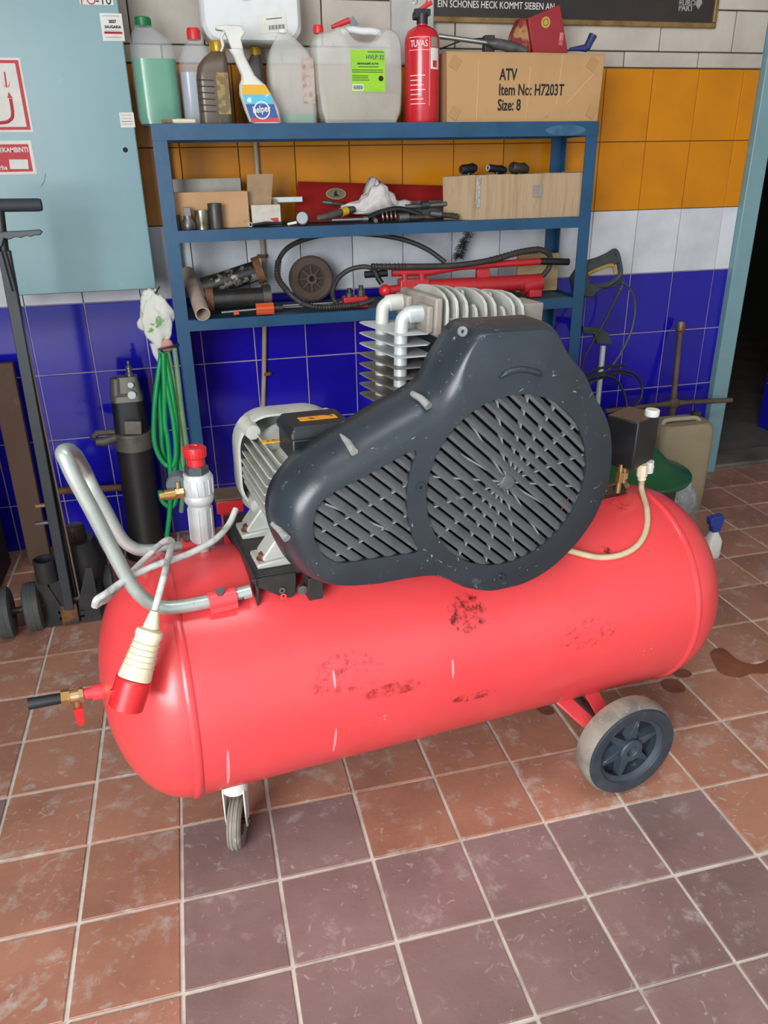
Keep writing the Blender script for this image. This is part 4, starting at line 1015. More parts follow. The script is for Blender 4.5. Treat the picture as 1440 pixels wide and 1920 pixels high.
# white carton with a torn flap
FY = 1.352
xc, wd, zt, zb = ext(472, 526, 384, 417, FY)
T = thing('white_parts_carton', 'small white carton with red mark and torn brown flap standing up', 'carton', (xc, FY, Z2))
shell_box(T, wd, .06, zt - Z2, mk('white_card', '#c3bdb2', .7, col2='#a99d8d', scale=14))
part('red_mark', MB().prism([(wd*.12,.024),(wd*.40,.026),(wd*.42,.014),(wd*.30,.010)], lambda a, b, c: (a, c, b), -.0012, 0), m_redpap, T)
p = [WY(x, y, FY + .03) for x, y in ((464,392),(508,392),(512,326),(463,327))]
part('torn_flap', MB().prism([(v.x-xc, v.z-Z2) for v in p], lambda a, b, c: (a, c, b), .03, .033), mk('flap_card', '#9a7f63', .9, col2='#846a50', scale=8), T)
part('torn_flap', MB().prism([(wd*.05, zt-Z2-.012), (wd*.5, zt-Z2-.012), (wd*.46, zt-Z2+.014), (wd*.1, zt-Z2+.016)], lambda a, b, c: (a, c, b), .055, .058), mk('flap_card', '#9a7f63'), T)
# circlip pliers
T = wthing('ring_pliers', 'dark ring pliers lying at the rail in front of the white carton', 'pliers', (WY(490,412,1.31).x, 1.31, Z2))
a, b = WY(466,413,1.305), WY(528,410,1.325); a.z = Z2 + .006; b.z = Z2 + .008
part('jaw', MB().ring([(.005,-.002),(.008,-.002),(.008,.002),(.005,.002)], a + Vector((.004,0,.003)), (0,-1,.3), 18), m_steel, T)
part('arm', MB().tube([a + Vector((.01,0,.002)), a.lerp(b,.5) + Vector((0,.003,.004)), b], [.004,.006,.005], 8), m_black, T)
part('arm', MB().tube([a + Vector((.01,.006,0)), a.lerp(b,.5) + Vector((0,.014,0)), b + Vector((0,.02,0))], [.004,.006,.005], 8), m_black, T)
a, b = WY(508,372,1.43), WY(566,377,1.435)
single('aluminium_strip', MB().box2((a.x, 1.418, WY(540,379,1.43).z), (b.x, 1.422, WY(540,369,1.43).z)).tube([Vector((a.x+.004,1.42,WY(540,374,1.43).z)), Vector((a.x+.004,1.42,Z2))], .003, 6), m_bright, 'pale aluminium strip between the white carton and the red tool case', 'strip', ((a.x+b.x)/2, 1.42, Z2), world=True, bevel=.001)
# red tool case lid
P = [WY(x, y, 1.50) for x, y in ((562,347),(850,355),(842,392),(552,382))]
c0 = (P[0]+P[1]+P[2]+P[3])/4
T = wthing('red_tool_case', 'flat red metal tool case with oval badge leaning behind the rag', 'tool case', (c0.x, 1.5, Z2))
zb_ = Z2 + .001
fr = [Vector((P[0].x, 1.53, P[0].z)), Vector((P[1].x, 1.53, P[1].z)), Vector((P[2].x, 1.45, zb_)), Vector((P[3].x - .01, 1.45, zb_))]
off_ = Vector((0, .018, .012))
m_case = mk('case_red', '#8f1f1c', .4, col2='#7c1916', scale=8, col3='#4a1512', s3=14, lo3=.66, hi3=.8)
part('case_lid', MB().loft([fr, [p + off_ for p in fr]]), m_case, T, .002)
nrm = (fr[1]-fr[0]).cross(fr[3]-fr[0]).normalized()
if nrm.y > 0: nrm = -nrm
ce = WY(630, 364, 1.507) ; f_ = (P[0].z - ce.z)/(P[0].z - zb_); ce = Vector((ce.x, 1.53 - .08*f_, ce.z))
up_ = (fr[0]-fr[3]); up_ = Vector((0, up_.y, up_.z)).normalized()
def oval(k, h): return [ce + Vector((.036*k*cos(t), 0, 0)) + up_*(.022*k*sin(t)) + nrm*h for t in [2*pi*i/28 for i in range(28)]]
bd = part('badge', MB().loft([oval(1, 0), oval(1, .002)]), mk('badge_cream', '#8d8264', .5), T, label='oval cream badge')
part('badge_field', MB().loft([oval(.86, .002), oval(.86, .0026)]), mk('badge_field', '#6c6550', .5), bd)
part('badge_figure', MB().loft([[ce + Vector((x*.01,0,0)) + up_*(y*.01) + nrm*.0026 for x, y in ((-1,-1),(1.1,-1),(.3,0),(.4,1.1),(-.4,.9))], [ce + Vector((x*.01,0,0)) + up_*(y*.01) + nrm*.0032 for x, y in ((-1,-1),(1.1,-1),(.3,0),(.4,1.1),(-.4,.9))]]), m_ink, bd)
# rag
def rag(name, label, cat, pts, mat, loc, th=.004, group=None):
    return None
bmr = bmesh.new()
bmesh.ops.create_icosphere(bmr, subdivisions=4, radius=1)
rc = WY(708, 390, 1.38)
from mathutils import noise as mnoise
for v_ in bmr.verts:
    p = v_.co.copy(); n_ = mnoise.noise(p*1.6 + Vector((3,1,2)))*.45 + mnoise.noise(p*4.2)*.26 + mnoise.noise(p*9)*.10
    k = 1 + n_
    x = p.x*.105*k; y = p.y*.042*k; z = p.z
    h = .045 + .085*math.exp(-((p.x-.02)/.35)**2)
    z = (z*.5+.5)*h*k
    v_.co = (x, y, max(z, .0005))
mr_ = bpy.data.meshes.new('rag'); bmr.to_mesh(mr_); bmr.free(); mr_.polygons.foreach_set('use_smooth', [True]*len(mr_.polygons))
mr_.materials.append(mk('rag_grey', '#c2bdba', .95, col2='#9d9795', scale=8, bump=.4, bscale=80))
o = mobj('shop_rag', mr_); o.location = (rc.x, 1.40, Z2 + .02); tag(o, 'crumpled pale grey rag lying over the tools on the middle shelf', 'rag')
# tools lying along the middle shelf
def bar_tool(name, label, cat, pts, y, parts_):
    a = WY(pts[0][0], pts[0][1], y)
    T = wthing(name, label, cat, (a.x, y, Z2))
    for nm, pp, rr, mt in parts_:
        q = []
        rmax = max(rr)
        for px_, py_, dy in pp:
            v_ = WY(px_, py_, y + dy); v_.z = max(v_.z, Z2 + rmax); q.append(v_)
        part(nm, MB().tube(q, list(rr), 14), mt, T)
    return T
T = wthing('inspection_mirror', 'round black-rimmed inspection mirror leaning left of the air ratchet', 'mirror', (WY(567,404,1.315).x, 1.315, Z2))
cm = WY(567, 404, 1.315); cm.z = Z2 + .023; am = Vector((-.35,-1,.25)).normalized()
part('rim', MB().lathe([(.021,-.004),(.0235,0),(.0225,.006),(.019,.0075)], cm, am, n=32), m_black, T)
part('glass', MB().lathe([(.0185,.0074),(.0185,.0082)], cm, am, n=32), mk('mirror_glass', '#9aa2a6', .12, .6), T)
part('stem', MB().tube([cm + Vector((-.02,0,-.012)), Vector((cm.x-.05, 1.32, Z2+.006))], .0045, 10), m_wplas, T)
bar_tool('air_ratchet', 'brown air tool with yellow collar beside the round mirror', 'air tool', ((600,408),), 1.335,
         [('grip', ((594,410,0),(620,404,0),(640,398,.02)), (.010,.013,.012), mk('tool_brown', '#4b433c', .6, col2='#3a332d', scale=30)), ('collar', ((640,398,.02),(650,395,.03)), (.0145,.0145), mk('collar_yellow', '#c49a25', .5)), ('nose', ((650,395,.03),(664,392,.04)), (.013,.011), m_tool)])
bar_tool('flat_brush', 'small grey metal brush lying against the red tool case', 'brush', ((610,380),), 1.43, [('ferrule', ((604,379,0),(622,381,0)), (.008,.008), m_tool), ('handle', ((622,381,0),(660,386,.0)), (.007,.006), m_dirty)])
bar_tool('socket_wrench', 'flat steel wrench at the shelf edge under the rag', 'wrench', ((640,412),), 1.30, [('shank', ((622,413,0),(680,411,0)), (.005,.006), m_steel), ('ring_end', ((680,411,0),(690,411,0)), (.009,.009), m_steel)])
T = wthing('spring_clamp', 'dark tool with a coil spring in front of the rag', 'clamp', (WY(730,400,1.325).x, 1.325, Z2))
for i in range(4):
    c_ = WY(718 + i*8, 402, 1.325); c_.z = Z2 + .019
    part('coil', MB().ring([(.014,-.002),(.018,-.002),(.018,.002),(.014,.002)], c_, (1,-.3,.1), 22), m_tool, T)
part('arm', MB().tube(spl([WY(690,408,1.335), WY(715,398,1.345), WY(750,392,1.35), WY(790,404,1.35)], 4), .010, 10), m_black, T)
part('pin', MB().tube([Vector((WY(704,408,1.31).x, 1.305, Z2+.008)), Vector((WY(704,408,1.31).x, 1.33, Z2+.012))], .007, 12), m_steel, T)
bar_tool('pry_bar', 'long dark steel bar lying along the middle shelf right of the spring', 'bar', ((760,405),), 1.32, [('shaft', ((757,408,0),(800,407,0),(850,403,0)), (.009,.008,.008), m_dirty), ('head', ((747,408,0),(766,408,0)), (.015,.014), m_tool)])
bar_tool('breaker_bar', 'grey knuckle bar lying behind the pry bar', 'bar', ((770,395),), 1.38, [('shaft', ((760,388,0),(800,386,0),(862,380,0)), (.008,.008,.009), m_tool), ('knuckle', ((790,385,-.01),(803,384,-.01)), (.014,.014), mk('knuckle', '#45464a', .4, .6))])
bar_tool('water_pump_pliers', 'grey slip-joint pliers beside the old cardboard box', 'pliers', ((830,392),), 1.30, [('jaw', ((806,400,0),(826,402,0)), (.009,.011), m_tool), ('arm', ((826,402,0),(860,408,0)), (.009,.006), m_dirty), ('arm', ((826,402,.01),(858,404,.015)), (.008,.006), m_dirty)])
xs_ = WY(748,384,1.46).x; xe_ = WY(838,388,1.46).x
single('steel_flat', MB().box2((xs_, 1.436, Z2), (xe_, 1.442, WY(800,376,1.44).z)), m_tool, 'grey steel flat bar on edge in front of the red tool case', 'bar', ((xs_+xe_)/2, 1.44, Z2), world=True, bevel=.001)
# old cardboard box with parts in it
FY = 1.30
A = WY(890, 412, FY); B = WY(1094, 408, FY); zt = WY(990, 326, FY).z; wd = B.x - A.x; xc = (A.x+B.x)/2; H = zt - Z2; D = .20
T = thing('old_cardboard_box', 'battered open cardboard box with machine parts at the right of the middle shelf', 'box', (xc, FY, Z2))
fr = MB()
N_ = 14
def wob(i, k): return .004*mnoise.noise(Vector((i*.7, k*2.1, 4)))
part('front_wall', MB().loft([[Vector((-wd/2 + wd*i/N_, wob(i,0), 0)), Vector((-wd/2 + wd*i/N_, wob(i,1)-.003, H*.5)), Vector((-wd/2 + wd*i/N_, wob(i,2), H + wob(i,3))), Vector((-wd/2 + wd*i/N_, .004 + wob(i,2), H + wob(i,3))), Vector((-wd/2 + wd*i/N_, .004 + wob(i,1)-.003, H*.5)), Vector((-wd/2 + wd*i/N_, .004 + wob(i,0), 0))] for i in range(N_+1)]), m_cardo, T)
part('side_wall', MB().box2((-wd/2-.004,.002,0), (-wd/2,D,H*1.0)), m_cardo, T); part('side_wall', MB().box2((wd/2,.002,0), (wd/2+.004,D,H*1.02)), m_cardo, T)
part('back_wall', MB().box2((-wd/2,D-.004,0), (wd/2,D,H)), m_cardo, T); part('bottom', MB().box2((-wd/2,.004,0), (wd/2,D-.004,.004)), m_cardo, T)
l1, l2 = WY(838, 408, FY+.05), WY(846, 330, FY+.12)
part('side_flap', MB().loft([[Vector((-wd/2-.004,.002,0)), Vector((-wd/2-.004,.002,H)), Vector((-wd/2-.008,.004,H)), Vector((-wd/2-.008,.004,0))], [Vector((l1.x-xc,.075,0)), Vector((l1.x-xc,.09,H*.96)), Vector((l1.x-xc-.003,.095,H*.96)), Vector((l1.x-xc-.003,.08,0))]]), m_cardo, T)
part('tape_strip', MB().box2((-wd/2-.001,-.0055,H*.28), (-wd/2+.016,-.004,H*.95)), mk('silver_tape', '#a8a59c', .2, .5, col2='#7d766c', scale=50, bump=.5), T)
e = WY(1007, 358, FY); part('worn_print', MB().box((e.x-xc,-.0058,e.z-Z2), (.034,.0015,.038)), mk('worn_print', '#7f7d7b', .8, col2='#9c876b', scale=40), T)
for nm, lb, (px0, py0, px1, py1), r0, mt in (('rubber_bush', 'black rubber bush at the left corner of the old cardboard box', (866,318,892,315), .016, m_black), ('drive_shaft', 'black shaft with bright hollow end resting on the old cardboard box', (916,315,948,319), .013, m_black), ('steel_joint', 'lumpy grey steel joint resting on the old cardboard box', (960,314,988,318), .019, m_dirty)):
    a, b = WY(px0, py0, 1.39), WY(px1, py1, 1.41); 
    T2 = wthing(nm, lb, 'machine part', ((a.x+b.x)/2, 1.4, Z2 + H*.4))
    d_ = (b-a).normalized()
    part('body', MB().lathe([(r0*.8,-.002),(r0,.004),(r0*.95,(b-a).length*.5),(r0*1.1,(b-a).length*.75),(r0*.7,(b-a).length)], a, d_, 18), mt, T2)
    part('end_ring', MB().ring([(r0*.45,0),(r0*.8,0),(r0*.8,.003),(r0*.45,.003)], a - d_*.004, d_, 18), m_bright if 'shaft' in nm else m_dirty, T2)
    part('stub', MB().cyl(a.lerp(b,.5), Vector((a.lerp(b,.5).x, 1.4, Z2 + .006)), r0*.6, n=10), mt, T2)

# ================================================================== lower shelf
T = wthing('cardboard_tube', 'pale cardboard tube poking out over the lower shelf beside the left post', 'tube', (WY(375,590,1.28).x, 1.28, Z3))
a, b = WY(352,512,1.53), WY(381,596,1.255); b.z = max(b.z, Z3 + .022)
d_ = (b-a); R_ = .0245
part('tube_wall', MB().ring([(R_-.004,0),(R_,0),(R_,d_.length),(R_-.004,d_.length)], a, d_, 32), mk('tube_card', '#b3a090', .8, col2='#9c8978', scale=10, col3='#6f6055', s3=14, lo3=.62, hi3=.78), T)
m_sleeve = mk('oily_black', '#2c2a29', .4, .4, col2='#45403b', scale=12)
T = wthing('shock_absorber_sleeve', 'worn black steel sleeve with flanged end, upper of the two beside the tube', 'sleeve', (WY(430,540,1.45).x, 1.45, Z3), 'steel sleeves on the lower shelf')
a, b = WY(382,540,1.47), WY(480,508,1.47)
part('barrel', MB().tube([a, b], .0345, 28), mk('worn_black', '#2d2b29', .45, .4, col2='#8f8b82', scale=26, lo=.52, hi=.58), T)
d_ = (b-a).normalized(); part('flange', MB().cyl(b - d_*.004, b + d_*.022, .046, n=28), m_rust, T)
part('flange', MB().cyl(a - d_*.002, a + d_*.03, .036, n=28), m_dirty, T)
T = wthing('shock_absorber_sleeve', 'smooth black steel sleeve with rusty end, lower of the two beside the tube', 'sleeve', (WY(450,560,1.37).x, 1.37, Z3), 'steel sleeves on the lower shelf')
a, b = WY(398,560,1.385), WY(492,552,1.385); a.z = b.z = Z3 + .045
part('barrel', MB().tube([a, b], .0345, 28), m_sleeve, T)
d_ = (b-a).normalized(); part('flange', MB().cyl(b, b + d_*.028, .0435, n=28), mk('flange_grey', '#4d4a46', .4, .5, col2='#6d5038', scale=16), T)
part('flange', MB().cyl(a - d_*.022, a + d_*.004, .041, n=28), m_rust, T)
# brown wheel leaning at the wall
T = wthing('cart_wheel', 'dusty brown cart wheel with spoked hub leaning on the white tiles', 'wheel', (WY(584,560,1.50).x, 1.50, Z3))
cw_ = WY(584, 533, 1.50); RW = WY(625,533,1.5).x - cw_.x; cw_.z = Z3 + RW + .004; aw = Vector((.0,-1,.12)).normalized()
m_bw = mk('dusty_rubber', '#55463c', .85, col2='#47392f', scale=10)
part('tyre', MB().ring([(RW*.62,-.016),(RW*.9,-.018),(RW,-.010),(RW,.010),(RW*.9,.018),(RW*.62,.014),(RW*.55,.006),(RW*.55,-.016)], cw_, aw, 48), m_bw, T)
part('disc', MB().ring([(RW*.12,-.004),(RW*.57,-.004),(RW*.57,.004),(RW*.12,.004)], cw_, aw, 40), mk('dusty_dark', '#382e27', .85), T)
part('hub', MB().ring([(RW*.12,-.014),(RW*.26,-.014),(RW*.24,.018),(RW*.13,.018)], cw_, aw, 28), m_bw, T)
u_ = aw.orthogonal().normalized(); v2 = aw.cross(u_)
for k in range(8):
    a = 2*pi*k/8; d_ = u_*cos(a) + v2*sin(a)
    part('spoke', MB().tube([cw_ + d_*RW*.2 + aw*.009, cw_ + d_*RW*.56 + aw*.006], [.006,.0035], 6), m_bw, T)
# rods and screwdriver
T = wthing('long_screwdriver', 'long screwdriver with ribbed orange collar lying along the lower shelf', 'screwdriver', (WY(500,580,1.30).x, 1.30, Z3))
a, b, c_ = WY(415,583,1.30), WY(480,580,1.30), WY(513,578,1.30)
for v_ in (a,b,c_): v_.z = Z3 + .0205
part('shaft', MB().tube([a - Vector((.0,0,.004)), b], .0045, 10), m_steel, T)
cl = MB().tube([b, c_], .0165, 24)
for i in range(10):
    t = 2*pi*i/10; cl.tube([b + Vector((0,.0165*cos(t),.0165*sin(t))), c_ + Vector((0,.0165*cos(t),.0165*sin(t)))], .003, 6)
part('collar', cl, mk('orange_plastic', '#c8502a', .45), T)
part('grip', MB().tube([c_, c_ + Vector((.03,0,0))], .0125, 16), m_black, T)
single('orange_tip', MB().tube([WY(438,588,1.292) , WY(448,587,1.292)], .006, 10), mk('orange_plastic', '#c8502a'), 'small orange plastic cap at the lower shelf edge', 'cap', tuple(WY(443,588,1.30)), world=True)
for i, (p0, p1, y, lb) in enumerate((((530,566),(700,553),1.42,'thin bright steel rod running under the brown wheel'), ((520,573),(640,561),1.395,'second steel rod lying in front of the bright one'))):
    a, b = WY(*p0, y), WY(*p1, y); a.z = Z3 + .006; b.z = Z3 + .006
    single('steel_rod', MB().tube([a, b], .005, 10), m_bright if i == 0 else m_steel, lb, 'rod', tuple(a.lerp(b,.5) - Vector((0,0,.006))), 'steel rods', world=True)
# hydraulic hose
m_hose = mk('black_hose', '#2f2c2a', .6, col2='#3d3733', scale=20)
T = wthing('hydraulic_hose', 'thick black hydraulic hose arching in a big loop behind the lower shelf', 'hose', (WY(600,580,1.36).x, 1.36, Z3))
H1 = [(700,562,1.31),(672,571,1.30),(640,577,1.30),(600,577,1.30),(565,568,1.31),(538,545,1.34),(521,520,1.38),(522,490,1.43),(542,463,1.46),(585,445,1.48),(640,438,1.48),(700,440,1.48),(755,449,1.46),(800,467,1.43),(835,492,1.40)]
hq = [WY(*h) for h in H1]
for v_ in hq[:6]: v_.z = max(v_.z, Z3 + .014)
part('hose', MB().tube(spl(hq, 8), .0085, 12), m_hose, T)
def guard_coil(T, pts, r, n=26):
    S2 = spl(pts, 40); L_ = len(S2)
    for i in range(n):
        k = int((L_-2)*i/(n-1)); d_ = (S2[k+1]-S2[k]).normalized()
        part('spring_guard', MB().ring([(r,-.0016),(r+.003,0),(r,.0016)], S2[k], d_, 14), m_hose, T)
guard_coil(T, hq[5:8], .0085, 14); guard_coil(T, hq[1:5], .0085, 26)
T = wthing('coupling_hose', 'short black hose bent over beside the brown wheel', 'hose', (WY(640,560,1.40).x, 1.40, Z3))
H2 = [(634,574,1.375),(626,562,1.38),(624,545,1.40),(634,522,1.42),(655,506,1.42),(682,500,1.40),(700,505,1.39),(708,520,1.38)]
hq2 = [WY(*h) for h in H2]; hq2[0].z = max(hq2[0].z, Z3 + .009)
part('hose', MB().tube(spl(hq2, 8), .0085, 12), m_hose, T)
part('coupler', MB().tube([WY(684,515,1.40), WY(726,512,1.40)], .0125, 14), m_black, T); part('coupler_knob', MB().tube([WY(708,520,1.395), WY(716,532,1.39)], .010, 12), m_black, T)
# red hydraulic block with fittings
m_hyd = mk('hydraulic_red', '#b3262a', .4, col2='#a01f24', scale=8, col3='#4e1d1a', s3=12, lo3=.64, hi3=.78)
A = WY(645, 574, 1.33); B = WY(690, 572, 1.33)
T = thing('valve_block', 'small red hydraulic block with two steel fittings on the lower shelf', 'valve', ((A.x+B.x)/2, 1.345, Z3))
w_ = B.x-A.x
part('block', MB().box2((-w_/2,-.02,0), (w_/2,.03,.038)), m_hyd, T, .003)
for dx, h in ((-.018,.058),(.024,.066)): part('fitting', MB().cyl((dx,.004,.038), (dx,.004,h-.008), .015, n=8).cyl((dx,.004,h-.008), (dx,.004,h+.008), .008, n=12), m_dirty, T)
# red hydraulic hand pump
T = wthing('hydraulic_hand_pump', 'long red hydraulic hand pump with black grip lying behind the compressor head', 'hydraulic pump', (WY(870,540,1.38).x, 1.38, Z3))
cyl_a, cyl_b = WY(800,545,1.36), WY(1000,533,1.36)
cyl_a.z = Z3 + .052; cyl_b.z = Z3 + .052
part('reservoir', MB().tube([cyl_a, cyl_b], .028, 24), m_hyd, T)
part('end_cap', MB().tube([WY(978,536,1.36)*1, cyl_b + Vector((.03,0,0))], [.033,.030], 24).xf(Matrix.Translation((0,0,0))), m_hyd, T)
part('foot', MB().box((cyl_b.x, 1.355, Z3 + .014), (.05,.05,.028)), m_hyd, T, .004); part('foot', MB().box((cyl_a.x - .03, 1.355, Z3 + .014), (.06,.05,.028)), m_hyd, T, .004)
hb_ = cyl_a + Vector((-.05,0,.006)); part('pump_head', MB().box(hb_, (.11,.05,.06)), m_hyd, T, .006)
bl_ = WY(722,545,1.345); part('knob', MB().ell(bl_, (.022,.022,.022), 20, 12), m_redp, T); part('knob_stem', MB().tube([bl_, hb_], .015, 12), m_hyd, T)
part('handle_beam', MB().tube([WY(735,511,1.35), WY(800,510,1.35), WY(860,500,1.35), WY(1012,490,1.36)], [.014,.015,.013,.012], 12), m_hyd, T)
part('handle_grip', MB().tube([WY(1012,490,1.36), WY(1066,491,1.36)], .0125, 14), m_black, T)
for px_ in (758, 790): part('link', MB().tube([WY(px_,512,1.345), WY(px_+4,545,1.345)], .011, 10), m_hyd, T)
part('bracket', MB().box(WY(905,512,1.36), (.05,.025,.03)), m_hyd, T, .003); part('bracket_post', MB().tube([WY(905,515,1.36), WY(915,540,1.36)], .012, 10), m_hyd, T)
hs = [WY(*h) for h in ((697,500,1.34),(760,500,1.335),(850,498,1.335),(920,488,1.335),(970,474,1.34),(1010,468,1.35),(1030,478,1.36),(1030,500,1.37),(1015,520,1.37),(1004,530,1.365))]
part('hose', MB().tube(spl(hs, 8), [.0105]*(8*6) + [.0095]*(8*3+1), 12), m_hose, T)
guard_coil(T, [hs[3], hs[4], hs[5]], .0095, 18); guard_coil(T, [hs[0], hs[1]], .010, 10)
A = WY(968, 548, 1.47); B = WY(1048, 474, 1.47)
single('wooden_board', MB().box2((A.x, 1.465, Z3), (B.x, 1.485, B.z)), mk('pale_wood', '#b39a70', .7, col2='#9d8258', scale=5, stretch=(1,1,6)), 'short pale wooden board standing behind the red pump', 'board', ((A.x+B.x)/2, 1.475, Z3), world=True, bevel=.002)
# black brush hanging under the middle shelf
T = wthing('bottle_brush', 'black bottle brush hanging below the middle shelf', 'brush', (WY(870,440,1.52).x, 1.52, WY(870,440,1.52).z))
a, b = WY(882,428,1.52), WY(858,482,1.53); part('stem', MB().tube([a, b], .004, 8), m_dirty, T)
br = MB(); d_ = (b-a)
for i in range(260):
    t = random.random()**.8; c_ = a.lerp(b, t); v_ = Vector((random.gauss(0,1), random.gauss(0,1), random.gauss(0,.5))).normalized()*random.uniform(.018,.027) + d_.normalized()*.008
    br.tube([c_, c_ + v_], [.0012,.0008], 3, cap=False)
o = part('bristles', br, mk('bristle_black', '#1c2026', .6, col2='#3a4148', scale=60), T); o['kind'] = 'stuff'
# conduit on the wall
T = wthing('wall_conduit', 'thin beige pipe running down the tiled wall behind the rack', 'pipe', (WY(490,500,1.585).x, 1.585, .3))
cp = [WY(479,270,1.585), WY(484,340,1.585), WY(491,440,1.585), WY(497,520,1.582), WY(496,600,1.582), WY(495,700,1.582), WY(492,800,1.582)]
cp = [Vector((p.x, p.y, p.z)) for p in cp]; cp[0].z = 1.69; cp.append(Vector((cp[-1].x, 1.582, .32)))
part('pipe', MB().tube(cp, .009, 12), mk('beige_pipe', '#a4957f', .5, col2='#8b7c68', scale=9), T)
for px_, py_ in ((500,700),(492,480)):
    c_ = WY(px_, py_, 1.59); part('pipe_clip', MB().box(c_, (.038,.014,.012)).box(c_ + Vector((0,-.012,0)), (.026,.012,.012)), m_rust, T, .002)

# ================================================================== left side
m_cab = mk('cabinet_teal', '#71959b', .35, col2='#688c93', scale=2.2, lo=.4, hi=.7, col3='#7da2a6', s3=14, lo3=.62, hi3=.8, bump=.06, bscale=10)
CY = 1.42
cxr = WY(293, 540, CY).x; cxl = cxr - .452; czb = WY(200, 546, CY).z; czt = 1.98
T = wthing('electrical_cabinet', 'pale teal steel wall cabinet with safety stickers on its door', 'cabinet', ((cxl+cxr)/2, CY, czb))
part('cabinet_body', MB().box2((cxl + .006, CY + .018, czb + .006), (cxr - .008, WALLY - .006, czt)), mk('cabinet_side', '#3f5556', .5, col2='#2d3c3d', scale=8), T, .002)
dr = part('cabinet_door', MB().box2((cxl, CY, czb), (cxr, CY + .016, czt)), m_cab, T, .003)
p = WY(235, 281, CY); part('lock_hole', MB().ring([(.004,0),(.0075,0),(.0075,.002),(.004,.002)], (p.x, CY, p.z), (0,-1,0), 16).lathe([(.0042,.0002),(.0042,.0008)], (p.x, CY, p.z), (0,-1,0), n=12), m_ink, dr)
def quad(name, pts, mat, par, y, th=.0012):
    q = [WY(a, b, y) for a, b in pts]
    return part(name, MB().loft([[Vector((v.x, y, v.z)) for v in q], [Vector((v.x, y - th, v.z)) for v in q]]), mat, par)
def sticker(px, nm, mat=m_paper): 
    l, r, t, b = px
    A = WY((l+r)/2, t, CY); B = WY((l+r)/2, b, CY); L_ = WY(l, (t+b)/2, CY).x; R_ = WY(r, (t+b)/2, CY).x
    return part(nm, MB().box2((L_, CY - .0012, B.z), (R_, CY + .001, A.z)), mat, dr), L_, R_, B.z, A.z
OFF = (-(cxl+cxr)/2, -CY, -czb)
def let(txt, size, mat, par, px, py, **k):
    v = WY(px, py, CY); return lettering(txt, size, mat, par, (v.x + OFF[0], k.pop('dy', -.0022), v.z + OFF[2]), **k)
s1, a, b, c_, d_ = sticker((190,231,25,77), 'service_sticker')
let('2027', .0105, m_ink, s1, 211, 43, align='CENTER', bold=.0004); let('SAUGARIA', .0098, m_ink, s1, 212, 53, align='CENTER', bold=.0003)
part('sticker_band', MB().box2((a+.006, CY-.0018, c_+.018), (b-.004, CY-.0012, c_+.024)), m_redpap, s1)
for py_ in (30, 58, 61, 70): part('print_line', MB().box2((a+.008, CY-.0018, WY(210,py_,CY).z-.0008), (b-.008, CY-.0012, WY(210,py_,CY).z+.0008)), m_gink, s1)
s2, a, b, c_, d_ = sticker((148,211,-20,9), 'phone_sticker')
let('PO', .034, m_redpap, s2, 151, 8); let('-10', .034, m_ink, s2, 180, 8)
s3, a, b, c_, d_ = sticker((225,252,211,239), 'small_sticker')
for py_ in (216, 222, 228, 233): part('print_line', MB().box2((a+.004, CY-.0018, WY(238,py_,CY).z-.0007), (b-.006, CY-.0012, WY(238,py_,CY).z+.0007)), m_ink if py_ == 228 else m_gink, s3)
s4, a, b, c_, d_ = sticker((-70,50,108,248), 'fire_hose_sign')
for nm, pp in (('sign_border', (a+.01, b-.006, d_-.014, d_-.006)), ('sign_border', (a+.01, b-.006, c_+.006, c_+.014)), ('sign_border', (b-.016, b-.006, c_+.014, d_-.014))):
    part(nm, MB().box2((pp[0], CY-.0018, pp[2]), (pp[1], CY-.0012, pp[3])), m_redpap, s4)
let('S', .026, m_redpap, s4, -8, 132, bold=.0012)
hs_ = [WY(x, y, CY) for x, y in ((-30,231),(5,230),(18,226),(24,215),(20,185))]
part('hose_pictogram', MB().tube([Vector((v.x, CY-.0016, v.z)) for v in spl(hs_, 6)], .0045, 8), m_redpap, s4)
quad('nozzle_pictogram', [(14,184),(24,184),(16,172)], m_redpap, s4, CY-.001)
for pp in (((11,164),(14,164),(10,135),(7,135)), ((8,162),(10,164),(4,153)), ((15,164),(17,163),(19,151))): quad('spray_pictogram', pp, m_redpap, s4, CY-.001)
s5, a, b, c_, d_ = sticker((-80,64,264,328), 'fire_call_sign')
rp = part('red_field', MB().box2((a, CY-.0018, c_+.008), (b-.010, CY-.0012, d_-.010)), m_redpap, s5)
let('SKAMBINTI', .019, m_wink, s5, 54, 285, align='RIGHT', sx=.85, dy=-.0026, bold=.0005); let('BI', .019, m_wink, s5, 5, 285, align='RIGHT', sx=.8, dy=-.0026, bold=.0005)
let('arba', .018, m_wink, s5, 15, 318, align='RIGHT', dy=-.0026, bold=.0004)
quad('white_field', [(17,299),(52,299),(54,317),(19,317)], m_paper, rp, CY-.0018)
p = WY(85, 345, CY); part('scuff', MB().tube([WY(85,325,CY-.0003), WY(84,338,CY-.0003), WY(77,350,CY-.0003)], .0012, 6), mk('scuff_grey', '#6b8a8c', .6), dr)

